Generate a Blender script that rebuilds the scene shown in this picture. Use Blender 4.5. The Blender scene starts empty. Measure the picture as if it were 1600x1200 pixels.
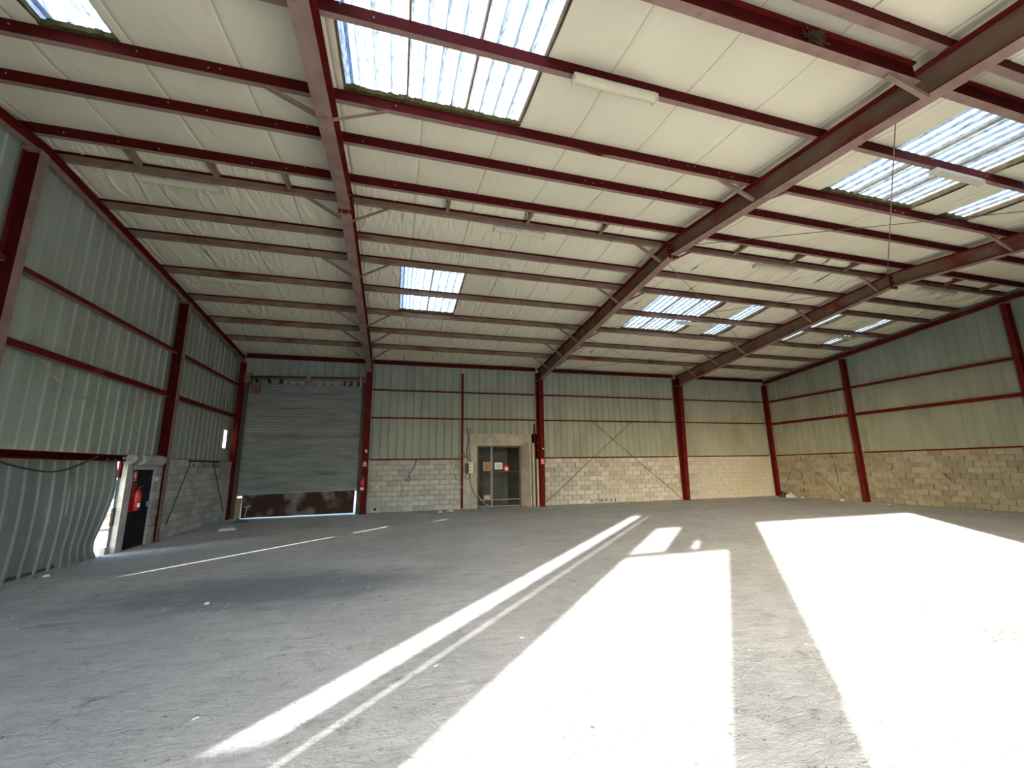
import bpy, bmesh, math, random
import numpy as np
from mathutils import Vector, Matrix
random.seed(7); rng = np.random.RandomState(7)
S = bpy.context.scene
COL = S.collection

# ------------------------------------------------------------------ camera
cam = bpy.data.cameras.new('camera'); cam.sensor_width = 36; cam.lens = 649.446*36/1600
cam.clip_start = 0.05; cam.clip_end = 500
co = bpy.data.objects.new('camera', cam); COL.objects.link(co)
fw = Vector((0.26681098, 0.94349323, 0.19655135)); rt = Vector((0.96300618, -0.26900708, -0.01594629)); up = Vector((-0.03782848, -0.19353481, 0.98036385))
M = Matrix((rt, up, -fw)).transposed().to_4x4(); M.translation = Vector((0, 0, 1.6)); co.matrix_world = M
S.camera = co
# ------------------------------------------------------------------ light
w = bpy.data.worlds.new('sky'); S.world = w; w.use_nodes = True
nt = w.node_tree; nt.nodes.clear()
sk = nt.nodes.new('ShaderNodeTexSky'); sk.sky_type = 'NISHITA'; sk.sun_disc = False
sk.sun_elevation = math.radians(16.5); sk.sun_rotation = math.radians(222.5); sk.dust_density = 2.0; sk.ozone_density = 1.5
bg = nt.nodes.new('ShaderNodeBackground'); bg.inputs[1].default_value = 1.15
ou = nt.nodes.new('ShaderNodeOutputWorld'); nt.links.new(sk.outputs[0], bg.inputs[0]); nt.links.new(bg.outputs[0], ou.inputs[0])
az = math.radians(42.5); el = math.radians(16.5)
sd = Vector((math.sin(az)*math.cos(el), math.cos(az)*math.cos(el), -math.sin(el)))
sl = bpy.data.lights.new('sun', 'SUN'); sl.energy = 20.0; sl.angle = math.radians(0.53); sl.color = (1.0, 0.97, 0.915)
so = bpy.data.objects.new('sun', sl); COL.objects.link(so); so.rotation_euler = sd.to_track_quat('-Z', 'Y').to_euler(); so.location = (-10, -12, 12)
S.view_settings.view_transform = 'Standard'; S.view_settings.look = 'None'; S.view_settings.gamma = 1
S.view_settings.use_curve_mapping = False; S.view_settings.exposure = 0.6

# ------------------------------------------------------------------ dimensions
XL, XR, YB, YF = -5.6, 18.54, 17.12, -1.9
RY, RZ, SLP = 7.4, 6.83, 0.095          # ridge line and roof slope (liner underside)
HB = 1.95                                # block wall height
FR = [-1.03, 5.97, 13.0]                 # portal frames
def roofz(y): return RZ - SLP*abs(y-RY)

# ------------------------------------------------------------------ materials
MATS = {}
def mat(name, c1, c2=None, scale=3.0, rough=0.85, metal=0.0, bump=0.0, bscale=40.0, detail=6, lo=0.35, hi=0.65, stretch=(1,1,1), rnd=0.0, spec=0.3, c3=None, s3=0.7, l3=0.55, h3=0.75):
    m = bpy.data.materials.new(name); m.use_nodes = True; n = m.node_tree; b = n.nodes['Principled BSDF']
    b.inputs['Roughness'].default_value = rough; b.inputs['Metallic'].default_value = metal
    b.inputs['Specular IOR Level'].default_value = spec
    tc = n.nodes.new('ShaderNodeTexCoord'); geo = n.nodes.new('ShaderNodeNewGeometry')
    mp = n.nodes.new('ShaderNodeMapping'); mp.inputs['Scale'].default_value = stretch
    n.links.new(geo.outputs['Position'], mp.inputs[0])
    last = None
    def noise(sc, lo, hi, det):
        t = n.nodes.new('ShaderNodeTexNoise'); t.inputs['Scale'].default_value = sc; t.inputs['Detail'].default_value = det
        n.links.new(mp.outputs[0], t.inputs['Vector'])
        r = n.nodes.new('ShaderNodeMapRange'); r.inputs[1].default_value = lo; r.inputs[2].default_value = hi
        n.links.new(t.outputs[0], r.inputs[0]); return r.outputs[0]
    def mix(f, a, bb):
        x = n.nodes.new('ShaderNodeMix'); x.data_type = 'RGBA'
        if hasattr(f, 'links'): n.links.new(f, x.inputs[0])
        else: x.inputs[0].default_value = f
        for s, i in ((a, 6), (bb, 7)):
            if hasattr(s, 'links'): n.links.new(s, x.inputs[i])
            else: x.inputs[i].default_value = (*s, 1)
        return x.outputs[2]
    out = (*c1, 1)
    if c2: out = mix(noise(scale, lo, hi, detail), c1, c2)
    if c3: out = mix(noise(s3, l3, h3, 5), out if hasattr(out, 'links') else c1, c3)
    if rnd:
        oi = n.nodes.new('ShaderNodeObjectInfo'); hs = n.nodes.new('ShaderNodeHueSaturation')
        r = n.nodes.new('ShaderNodeMapRange'); r.inputs[3].default_value = 1-rnd; r.inputs[4].default_value = 1+rnd
        n.links.new(oi.outputs['Random'], r.inputs[0]); n.links.new(r.outputs[0], hs.inputs['Value'])
        if hasattr(out, 'links'): n.links.new(out, hs.inputs['Color'])
        else: hs.inputs['Color'].default_value = out
        out = hs.outputs[0]
    if hasattr(out, 'links'): n.links.new(out, b.inputs['Base Color'])
    else: b.inputs['Base Color'].default_value = out
    if bump:
        t = n.nodes.new('ShaderNodeTexNoise'); t.inputs['Scale'].default_value = bscale; t.inputs['Detail'].default_value = 5
        n.links.new(mp.outputs[0], t.inputs['Vector'])
        bp = n.nodes.new('ShaderNodeBump'); bp.inputs['Strength'].default_value = bump; bp.inputs['Distance'].default_value = 0.02
        n.links.new(t.outputs[0], bp.inputs['Height']); n.links.new(bp.outputs[0], b.inputs['Normal'])
    MATS[name] = m; return m
RED   = mat('red_primer', (0.115,0.009,0.008), (0.08,0.006,0.006), 4, 0.8, spec=0.12, c3=(0.19,0.055,0.04), s3=1.2, l3=0.6, h3=0.9)
REDD  = mat('red_primer_dark', (0.07,0.005,0.005), (0.05,0.004,0.004), 4, 0.8, spec=0.1)
DUST  = mat('dusty_flange', (0.265,0.185,0.155), (0.21,0.13,0.105), 3, 0.95, c3=(0.20,0.08,0.06), s3=12, l3=0.62, h3=0.8)
WEB   = mat('brown_grime_web', (0.27,0.19,0.135), (0.20,0.13,0.09), 3, 0.9, c3=(0.15,0.03,0.02), s3=0.9, l3=0.52, h3=0.72)
WEBR  = mat('rafter_web', (0.17,0.115,0.08), (0.15,0.09,0.06), 2.5, 0.85, c3=(0.15,0.028,0.02), s3=1.3, l3=0.5, h3=0.66)
LINER = mat('insulation_liner', (0.72,0.685,0.54), (0.67,0.635,0.49), 1.2, 0.8, bump=0.06, bscale=9, stretch=(1,0.35,1))
SEAM  = mat('liner_seam', (0.42,0.38,0.28), rough=0.9)  # darker edge strip, seam dirt that also stands in for the fold shadow
CLAD  = mat('green_grey_sheet', (0.325,0.37,0.325), (0.275,0.315,0.28), 1.6, 0.75, stretch=(1,1,0.35), c3=(0.24,0.265,0.215), s3=0.8, rnd=0.03)
CLADB = mat('bent_grey_sheet', (0.25,0.27,0.26), (0.18,0.20,0.19), 1.5, 0.5, stretch=(1,1,0.4), c3=(0.40,0.41,0.38), s3=5, l3=0.62, h3=0.75)
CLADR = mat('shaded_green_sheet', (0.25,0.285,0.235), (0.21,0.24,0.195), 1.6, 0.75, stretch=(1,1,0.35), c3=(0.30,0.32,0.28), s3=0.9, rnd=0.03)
BLOCK = mat('concrete_block', (0.46,0.48,0.47), (0.39,0.405,0.395), 6, 0.95, bump=0.35, bscale=60, rnd=0.19, c3=(0.38,0.37,0.31), s3=0.6, l3=0.5, h3=0.75)
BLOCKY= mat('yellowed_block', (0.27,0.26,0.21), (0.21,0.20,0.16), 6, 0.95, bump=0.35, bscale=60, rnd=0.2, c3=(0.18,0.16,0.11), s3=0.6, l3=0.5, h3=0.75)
MORT  = mat('mortar', (0.33,0.31,0.26), (0.25,0.235,0.20), 8, 0.95, bump=0.4, bscale=50)
CONC  = mat('raw_concrete', (0.43,0.42,0.37), (0.33,0.32,0.28), 3, 0.95, bump=0.3, bscale=25)
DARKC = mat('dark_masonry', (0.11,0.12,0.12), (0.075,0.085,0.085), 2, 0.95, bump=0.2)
SLAT  = mat('shutter_slat', (0.27,0.31,0.32), (0.20,0.23,0.235), 2.5, 0.75, 0.0, stretch=(0.5,1,3), c3=(0.13,0.135,0.12), s3=1.0)
PLATE = mat('rusty_plate', (0.055,0.018,0.014), (0.035,0.022,0.018), 3, 0.8, c3=(0.33,0.31,0.29), s3=2.2, l3=0.50, h3=0.85)
STEEL = mat('galvanised', (0.42,0.43,0.42), (0.33,0.34,0.33), 8, 0.5, 0.4)
WSTEEL= mat('grey_post_paint', (0.48,0.49,0.47), (0.36,0.37,0.36), 4, 0.7)
DSTEEL= mat('dark_steel', (0.07,0.065,0.06), (0.10,0.07,0.05), 6, 0.7)
BLACK = mat('black_plastic', (0.015,0.015,0.016), rough=0.5)
CABLE = mat('cable_sheath', (0.05,0.045,0.04), rough=0.7)
PIPE  = mat('grey_conduit', (0.38,0.36,0.33), (0.28,0.25,0.22), 8, 0.7)
DOORM = mat('blue_black_door', (0.012,0.013,0.016), (0.02,0.02,0.022), 3, 0.8, spec=0.1, c3=(0.015,0.03,0.08), s3=1.5, l3=0.5, h3=0.8)
FEXT  = mat('extinguisher_red', (0.26,0.008,0.01), rough=0.35, spec=0.4)
SIGNR = mat('sign_red', (0.62,0.05,0.045), rough=0.5)
WHITE = mat('white_print', (0.78,0.76,0.73), (0.68,0.66,0.62), 10, 0.7)
PAPER = mat('paper', (0.8,0.81,0.86), rough=0.8)
INK   = mat('faded_ink', (0.30,0.31,0.42), rough=0.8)
PAINTD= mat('dark_brush_paint', (0.055,0.05,0.035), rough=0.9)
BROWNS= mat('brown_cardboard_sign', (0.32,0.17,0.10), (0.45,0.30,0.22), 30, 0.8)
FIX   = mat('aged_diffuser', (0.55,0.52,0.39), (0.50,0.46,0.34), 20, 0.6)
WOOD  = mat('timber', (0.30,0.21,0.11), (0.20,0.13,0.06), 12, 0.85)
OSB   = mat('pale_timber', (0.42,0.33,0.19), (0.25,0.18,0.09), 9, 0.85)
CURB  = mat('weathered_batten', (0.16,0.115,0.06), (0.10,0.07,0.035), 10, 0.9)
TWIG  = mat('dark_twigs', (0.06,0.03,0.015), (0.12,0.07,0.035), 30, 0.95)
MOSS  = mat('mossy_closure', (0.035,0.03,0.008), (0.07,0.055,0.015), 14, 0.95)
RUBBLE= mat('rubble', (0.62,0.60,0.56), (0.45,0.44,0.41), 20, 0.95)
DIRT  = mat('dirt_crumbs', (0.16,0.14,0.11), (0.26,0.23,0.19), 20, 0.95)
BLUEC = mat('blue_cloth', (0.05,0.11,0.17), (0.08,0.14,0.18), 14, 0.9)
PBLUE = mat('pale_blue_plastic', (0.40,0.47,0.50), (0.30,0.36,0.40), 12, 0.5)
GRASS = mat('grass', (0.10,0.16,0.03), (0.20,0.24,0.06), 5, 0.95)
YARD  = mat('yard_tarmac', (0.36,0.345,0.31), (0.28,0.27,0.25), 1.0, 0.95, bump=0.2)
VANW  = mat('van_white', (0.7,0.71,0.72), rough=0.35); VANG = mat('van_glass', (0.03,0.06,0.09), rough=0.1, spec=0.8)
HOLE  = mat('hole_shade', (0.006,0.006,0.006), rough=1)  # near-black: shade inside cracks and holes put into the colour
OUTER = mat('outer_roof_sheet', (0.30,0.31,0.30), (0.25,0.26,0.25), 2, 0.6)

def skylight_mat():
    m = bpy.data.materials.new('translucent_sheet'); m.use_nodes = True; n = m.node_tree; n.nodes.clear()
    o = n.nodes.new('ShaderNodeOutputMaterial')
    geo = n.nodes.new('ShaderNodeNewGeometry')
    mp = n.nodes.new('ShaderNodeMapping'); mp.inputs['Scale'].default_value = (16, 3.5, 3.5); n.links.new(geo.outputs['Position'], mp.inputs[0])
    t = n.nodes.new('ShaderNodeTexNoise'); t.inputs['Scale'].default_value = 2.2; t.inputs['Detail'].default_value = 9; t.inputs['Roughness'].default_value = 0.7
    n.links.new(mp.outputs[0], t.inputs['Vector'])
    r = n.nodes.new('ShaderNodeValToRGB'); r.color_ramp.elements[0].position = 0.36; r.color_ramp.elements[1].position = 0.54
    r.color_ramp.elements[0].color = (0.20,0.20,0.18,1); r.color_ramp.elements[1].color = (0.80,0.80,0.77,1)
    n.links.new(t.outputs[0], r.inputs[0])
    tr = n.nodes.new('ShaderNodeBsdfTranslucent'); n.links.new(r.outputs[0], tr.inputs[0])
    df = n.nodes.new('ShaderNodeBsdfDiffuse'); df.inputs[0].default_value = (0.6,0.6,0.56,1)
    a = n.nodes.new('ShaderNodeMixShader'); a.inputs[0].default_value = 0.15; n.links.new(tr.outputs[0], a.inputs[1]); n.links.new(df.outputs[0], a.inputs[2])
    # sky seen through the steep rib flanks is painted as a blue tint
    uv = n.nodes.new('ShaderNodeAttribute'); uv.attribute_name = 'clear'
    cr = n.nodes.new('ShaderNodeValToRGB'); cr.color_ramp.elements[0].color = (1,1,1,1); cr.color_ramp.elements[1].color = (0.17,0.27,0.46,1)
    e = cr.color_ramp.elements.new(0.5); e.color = (0.42,0.43,0.42,1); n.links.new(uv.outputs['Fac'], cr.inputs[0])
    mx = n.nodes.new('ShaderNodeMix'); mx.data_type = 'RGBA'; mx.blend_type = 'MULTIPLY'; mx.inputs[0].default_value = 1
    n.links.new(r.outputs[0], mx.inputs[6]); n.links.new(cr.outputs[0], mx.inputs[7]); n.links.new(mx.outputs[2], tr.inputs[0])
    n.links.new(a.outputs[0], o.inputs[0]); return m
SKYM = skylight_mat()

def floor_mat():
    m = bpy.data.materials.new('worn_concrete_floor'); m.use_nodes = True; n = m.node_tree; b = n.nodes['Principled BSDF']
    b.inputs['Roughness'].default_value = 0.8; b.inputs['Specular IOR Level'].default_value = 0.35
    g = n.nodes.new('ShaderNodeNewGeometry')
    def noise(sc, det, st=(1,1,1), rot=0, rough=0.6, dist=0):
        mp = n.nodes.new('ShaderNodeMapping'); mp.inputs['Scale'].default_value = st; mp.inputs['Rotation'].default_value = (0,0,rot)
        n.links.new(g.outputs['Position'], mp.inputs[0])
        t = n.nodes.new('ShaderNodeTexNoise'); t.inputs['Scale'].default_value = sc; t.inputs['Detail'].default_value = det
        t.inputs['Roughness'].default_value = rough; t.inputs['Distortion'].default_value = dist
        n.links.new(mp.outputs[0], t.inputs['Vector']); return t.outputs[0]
    def rng_(f, a, bb, c=0, d=1):
        r = n.nodes.new('ShaderNodeMapRange'); r.interpolation_type = 'SMOOTHSTEP'
        for i, v in zip((1,2,3,4), (a,bb,c,d)): r.inputs[i].default_value = v
        n.links.new(f, r.inputs[0]); return r.outputs[0]
    def mix(f, a, c):
        x = n.nodes.new('ShaderNodeMix'); x.data_type = 'RGBA'; n.links.new(f, x.inputs[0])
        for s, i in ((a,6),(c,7)):
            if hasattr(s,'links'): n.links.new(s, x.inputs[i])
            else: x.inputs[i].default_value = (*s,1)
        return x.outputs[2]
    def mul(a, c):
        x = n.nodes.new('ShaderNodeMath'); x.operation = 'MULTIPLY'; n.links.new(a, x.inputs[0])
        if hasattr(c,'links'): n.links.new(c, x.inputs[1])
        else: x.inputs[1].default_value = c
        return x.outputs[0]
    c = mix(rng_(noise(0.7,8), 0.35, 0.65), (0.55,0.555,0.545), (0.45,0.455,0.45))
    c = mix(mul(rng_(noise(3.2,12,(1,2.2,1),0.5,0.78), 0.45, 0.66), 0.75), c, (0.33,0.335,0.335))
    # dark rubber-stained zone with a ragged outline
    sp = n.nodes.new('ShaderNodeSeparateXYZ'); n.links.new(g.outputs['Position'], sp.inputs[0])
    def ell(cx, cy, rx, ry):
        v = n.nodes.new('ShaderNodeMapping'); v.vector_type = 'POINT'; v.inputs['Location'].default_value = (-cx/rx, -cy/ry, 0); v.inputs['Scale'].default_value = (1/rx, 1/ry, 0)
        n.links.new(g.outputs['Position'], v.inputs[0]); l = n.nodes.new('ShaderNodeVectorMath'); l.operation = 'LENGTH'; n.links.new(v.outputs[0], l.inputs[0]); return l.outputs['Value']
    def addn(a, c):
        x = n.nodes.new('ShaderNodeMath'); x.operation = 'ADD'; n.links.new(a, x.inputs[0]); n.links.new(c, x.inputs[1]); return x.outputs[0]
    e = rng_(addn(ell(-1.6, 6.9, 3.2, 1.4), noise(1.4, 8, (1,2,1))), 0.75, 1.5, 1, 0)
    c = mix(mul(e, 1.0), c, (0.235,0.245,0.265))
    e = rng_(addn(ell(-3.5, 6.1, 0.5, 0.12), noise(3, 8, (1,2,1))), 0.8, 1.3, 1, 0)
    c = mix(mul(e, 0.55), c, (0.25,0.22,0.20))
    c = mix(mul(rng_(noise(2.1,10,(1,1,1),0,0.75), 0.585, 0.66), 0.8), c, (0.25,0.245,0.24))
    c = mix(mul(rng_(noise(1.1,10,(1.5,.7,1),0.4,0.75,0.6), 0.60, 0.72), 0.6), c, (0.70,0.69,0.66))
    # fine scratches
    c = mix(mul(rng_(noise(9,4,(5,0.5,1),0.75,0.6,1.2), 0.62, 0.68), 0.5), c, (0.72,0.71,0.68))
    c = mix(mul(rng_(noise(26,3,(1,1,1)), 0.64, 0.70), 0.75), c, (0.13,0.125,0.12))
    c = mix(mul(rng_(noise(70,3,(1,1,1)), 0.62, 0.70), 0.5), c, (0.66,0.65,0.62))
    c = mix(mul(rng_(noise(5.5,9,(1.6,0.8,1),-0.4,0.8,1.5), 0.60, 0.66), 0.6), c, (0.22,0.22,0.225))
    n.links.new(c, b.inputs['Base Color'])
    bp = n.nodes.new('ShaderNodeBump'); bp.inputs['Strength'].default_value = 1.0; bp.inputs['Distance'].default_value = 0.03
    h = addn(mul(noise(7,10,(1,1.8,1),0.6,0.7,1.0), 1.0), mul(noise(38,6,(1,1,1)), 0.25)); n.links.new(h, bp.inputs['Height']); n.links.new(bp.outputs[0], b.inputs['Normal'])
    return m
FLOORM = floor_mat()

# ------------------------------------------------------------------ helpers
class MB:
    def __init__(s): s.v=[]; s.f=[]; s.m=[]; s.mats=[]
    def mi(s, m):
        if m not in s.mats: s.mats.append(m)
        return s.mats.index(m)
    def add(s, vs, fs, m, ms=None):
        b=len(s.v); s.v+= [tuple(v) for v in vs]
        for i,f in enumerate(fs): s.f.append([b+k for k in f]); s.m.append(s.mi(ms[i] if ms else m))
        return s
    def box(s, a, b, m):
        x0,y0,z0=[min(p,q) for p,q in zip(a,b)]; x1,y1,z1=[max(p,q) for p,q in zip(a,b)]
        vs=[(x0,y0,z0),(x1,y0,z0),(x1,y1,z0),(x0,y1,z0),(x0,y0,z1),(x1,y0,z1),(x1,y1,z1),(x0,y1,z1)]
        return s.add(vs,[(0,3,2,1),(4,5,6,7),(0,1,5,4),(1,2,6,5),(2,3,7,6),(3,0,4,7)],m)
    def extr(s, p0, p1, prof, m, ms=None, side=None, prof1=None):
        """extrude closed 2D profile (u sideways, v up) from p0 to p1"""
        p0=Vector(p0);p1=Vector(p1);d=(p1-p0).normalized()
        if side is None:
            side=d.cross(Vector((0,0,1)))
            if side.length<1e-4: side=Vector((1,0,0))
        side=Vector(side).normalized(); u=side.cross(d).normalized()
        n=len(prof); prof1=prof1 or prof
        vs=[p0+side*a+u*b for a,b in prof]+[p1+side*a+u*b for a,b in prof1]
        fs=[(i,(i+1)%n,(i+1)%n+n,i+n) for i in range(n)]+[tuple(range(n))[::-1],tuple(range(n,2*n))]
        if ms: ms=list(ms)+[m,m]
        return s.add(vs,fs,m,ms)
    def bar(s, p0,p1,w_,h_,m,side=None):
        return s.extr(p0,p1,[(-w_/2,-h_/2),(w_/2,-h_/2),(w_/2,h_/2),(-w_/2,h_/2)],m,side=side)
    def cyl(s,p0,p1,r,m,n=10,r1=None):
        r1=r if r1 is None else r1
        a=[(r*math.cos(2*math.pi*i/n),r*math.sin(2*math.pi*i/n)) for i in range(n)]
        b=[(r1*math.cos(2*math.pi*i/n),r1*math.sin(2*math.pi*i/n)) for i in range(n)]
        return s.extr(p0,p1,a,m,prof1=b)
    def tube(s,pts,r,m,n=6):
        pts=[Vector(p) for p in pts]; rings=[]; b=len(s.v); prev=None
        for i,p in enumerate(pts):
            d=(pts[min(i+1,len(pts)-1)]-pts[max(i-1,0)]).normalized()
            if prev is None:
                sd_=d.cross(Vector((0,0,1)))
                if sd_.length<1e-3: sd_=Vector((1,0,0))
            else: sd_=prev-d*prev.dot(d)
            sd_.normalize(); prev=sd_; u=sd_.cross(d)
            for k in range(n):
                t=2*math.pi*k/n; s.v.append(tuple(p+sd_*math.cos(t)*r+u*math.sin(t)*r))
        mi=s.mi(m)
        for i in range(len(pts)-1):
            for k in range(n):
                s.f.append([b+i*n+k,b+i*n+(k+1)%n,b+(i+1)*n+(k+1)%n,b+(i+1)*n+k]); s.m.append(mi)
        s.f.append([b+k for k in range(n)][::-1]); s.m.append(mi)
        s.f.append([b+(len(pts)-1)*n+k for k in range(n)]); s.m.append(mi)
        return s
    def lathe(s,c,prof,m,n=16,axis='Z'):
        b=len(s.v); mi=s.mi(m); c=Vector(c)
        for r,h in prof:
            for k in range(n):
                t=2*math.pi*k/n; s.v.append(tuple(c+Vector((r*math.cos(t),r*math.sin(t),h))))
        for i in range(len(prof)-1):
            for k in range(n): s.f.append([b+i*n+k,b+i*n+(k+1)%n,b+(i+1)*n+(k+1)%n,b+(i+1)*n+k]); s.m.append(mi)
        s.f.append([b+k for k in range(n)][::-1]); s.m.append(mi); s.f.append([b+(len(prof)-1)*n+k for k in range(n)]); s.m.append(mi)
        return s
    def mesh(s,name):
        me=bpy.data.meshes.new(name); me.from_pydata(s.v,[],s.f)
        for m in s.mats: me.materials.append(m)
        me.polygons.foreach_set('material_index',s.m); me.update(); return me
    def build(s,name,parent=None,smooth=False,loc=None):
        me=s.mesh(name)
        if smooth: me.polygons.foreach_set('use_smooth',[True]*len(me.polygons))
        o=bpy.data.objects.new(name,me); COL.objects.link(o)
        if loc is not None: o.location=loc
        if parent: o.parent=parent; o.matrix_parent_inverse=(Matrix.Translation(parent.location).inverted() if parent.parent is None else Matrix()) if loc is None else Matrix()
        return o
def tag(o,label=None,cat=None,group=None,kind=None):
    if label: o['label']=label
    if cat: o['category']=cat
    if group: o['group']=group
    if kind: o['kind']=kind
    return o
def thing(name,label,cat,loc=(0,0,0),group=None):
    o=bpy.data.objects.new(name,None); COL.objects.link(o); o.location=loc; o.empty_display_size=0.2
    return tag(o,label,cat,group)
def struct(o): o['kind']='structure'; return o
def ip(w_,h_,tw=0.012,tf=0.016,top=0.0):
    """I profile hanging down from v=top"""
    a=w_/2;t=tw/2;b=top-h_
    return [(-a,b),(a,b),(a,b+tf),(t,b+tf),(t,top-tf),(a,top-tf),(a,top),(-a,top),(-a,top-tf),(-t,top-tf),(-t,b+tf),(-a,b+tf)]
def ims(web,bot,edge): return [bot,edge,edge,web,edge,edge,edge,edge,edge,web,edge,edge]
def cable(name,pts,r,m,label,cat='cable',sm=True,parent=None,n=6):
    # catmull smoothing
    P=[Vector(p) for p in pts]; out=[]
    if sm and len(P)>2:
        for i in range(len(P)-1):
            a=P[max(i-1,0)];b=P[i];c=P[i+1];d=P[min(i+2,len(P)-1)]
            for k in range(5):
                t=k/5; out.append(0.5*((2*b)+(c-a)*t+(2*a-5*b+4*c-d)*t*t+(-a+3*b-3*c+d)*t**3))
        out.append(P[-1])
    else: out=P
    o=MB().tube(out,r,m,n).build(name,parent,True)
    if label: tag(o,label,cat)
    return o

# ------------------------------------------------------------------ floor and yard
struct(MB().box((XL-0.3,YF-0.2,-0.15),(XR+0.3,YB+3.2,0),FLOORM).build('floor'))
MB_=MB()
for a,b in (((-80,-90,-0.25),(90,YF-0.2,-0.02)),((-80,YF-0.2,-0.25),(XL-0.3,70,-0.02)),((XR+0.3,YF-0.2,-0.25),(90,70,-0.02)),((XL-0.3,YB+3.2,-0.25),(XR+0.3,70,-0.02))):
    MB_.box(a,b,YARD)
g=MB_.build('ground'); struct(g)

# ------------------------------------------------------------------ roof: liner panels, skylights, outer skin
PUR_B=[7.70,8.83,9.70,11.09,12.47,13.85,15.28]           # back slope purlins
PUR_F=[7.10,6.00,5.15,3.92,1.2,0.0,-1.2]                # front slope purlins
SKY=[('f',-0.83,1.63,2.84,5.10),('f',7.52,9.90,2.84,5.10),('f',10.72,11.60,2.84,5.10),('f',-4.06,-3.31,2.84,5.10),('f',-0.83,1.63,0.0,2.2),
     ('b',-0.03,1.64,9.80,12.48),('b',7.50,9.87,9.80,12.48),('b',10.83,11.60,9.80,12.48),('b',14.31,14.95,9.80,12.48),('b',16.71,17.36,9.80,12.48)]
ceil=struct(MB().box((XL-0.05,RY-0.06,RZ+0.02),(XR+0.05,RY+0.06,RZ+0.05),LINER).build('ceiling'))
seams=[3.62+1.135*k for k in range(-9,14)]
xs=sorted([x for x in seams if XL<x<XR]+[XL-0.02,XR+0.02])
def wrinkle(X,Y,slope):
    z=np.zeros_like(X)
    purl=sorted((PUR_B if slope=='b' else PUR_F+[2.6])+[RY, YB if slope=='b' else YF])
    for a,b in zip(purl[:-1],purl[1:]):
        t=np.clip((Y-a)/(b-a),0,1); ins=(Y>=a)&(Y<b)
        z+=ins*(-0.035)*np.sin(np.pi*t)**0.8
    return z
PH=rng.rand(400,4)
def panel(x0,x1,y0,y1,slope,edges):
    nx=max(4,int((x1-x0)/(0.015 if slope=='b' else 0.03))); ny=max(4,int((y1-y0)/0.075))
    gx=np.linspace(x0,x1,nx+1)
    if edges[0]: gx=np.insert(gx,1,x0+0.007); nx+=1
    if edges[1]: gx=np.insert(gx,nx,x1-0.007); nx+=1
    X,Y=np.meshgrid(gx,np.linspace(y0,y1,ny+1))
    Z=RZ-SLP*np.abs(Y-RY)+0.012
    sag=wrinkle(X,Y,slope)
    Z=Z+sag
    amp=0.0145 if slope=='b' else 0.005
    purl=sorted((PUR_B if slope=='b' else PUR_F+[2.6])+[RY, YB if slope=='b' else YF])
    W=np.zeros_like(X)
    for k in range(len(purl)-1):
        a,b=purl[k],purl[k+1]; ins=(Y>=a)&(Y<b); t=np.clip((Y-a)/(b-a),0,1)
        r=np.random.RandomState(int(x0*37+500)*31+k*7+(3 if slope=='b' else 0))
        env=np.sin(np.pi*t)**0.5
        for j in range(20 if slope=='b' else 6):
            xc=r.uniform(x0-0.2,x1+0.2); sl_=r.uniform(-0.5,0.5); wd=r.uniform(0.013,0.034); cv=r.uniform(-0.25,0.25)
            ln=r.uniform(0.25,0.6); tc_=r.uniform(0,1)
            c=xc+sl_*(Y-a)+cv*np.sin(np.pi*t)
            W+=ins*env*r.uniform(0.4,1.3)*np.exp(-((X-c)/wd)**2)*np.exp(-((t-tc_)/ln)**2)*r.choice([-1,1])
    Z=Z-W*amp*1.6
    # folded seam at panel edges
    for xe,on in ((x0,edges[0]),(x1,edges[1])):
        if on: Z+=0.014*np.exp(-((X-xe)/0.02)**2)
    v=np.stack([X.ravel(),Y.ravel(),Z.ravel()],1)
    i=np.arange(ny*(nx+1)).reshape(ny,nx+1)[:,:nx].ravel()
    f=np.stack([i,i+nx+1,i+nx+2,i+1],1)
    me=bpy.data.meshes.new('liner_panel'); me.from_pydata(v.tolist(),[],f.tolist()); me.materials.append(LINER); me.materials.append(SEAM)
    me.polygons.foreach_set('use_smooth',[True]*len(me.polygons))
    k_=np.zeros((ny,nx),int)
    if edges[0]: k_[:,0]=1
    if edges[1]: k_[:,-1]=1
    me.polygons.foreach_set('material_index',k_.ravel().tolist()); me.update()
    o=bpy.data.objects.new('liner_panel',me); COL.objects.link(o); o.parent=ceil
for slope,ya,yb in (('b',RY,YB+0.15),('f',YF-0.1,RY)):
    for a,b in zip(xs[:-1],xs[1:]):
        cuts=sorted({a,b}|{x for s in SKY if s[0]==slope for x in s[1:3] if a<x<b})
        for c,d in zip(cuts[:-1],cuts[1:]):
            if d-c<0.01: continue
            mid=(c+d)/2; ys=[ya,yb]; holes=sorted([(s[3],s[4]) for s in SKY if s[0]==slope and s[1]<mid<s[2]])
            segs=[]; cur=ya
            for h0,h1 in holes: segs.append((cur,h0)); cur=h1
            segs.append((cur,yb))
            for y0,y1 in segs: panel(c,d,y0,y1,slope,(c in xs,d in xs))
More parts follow.
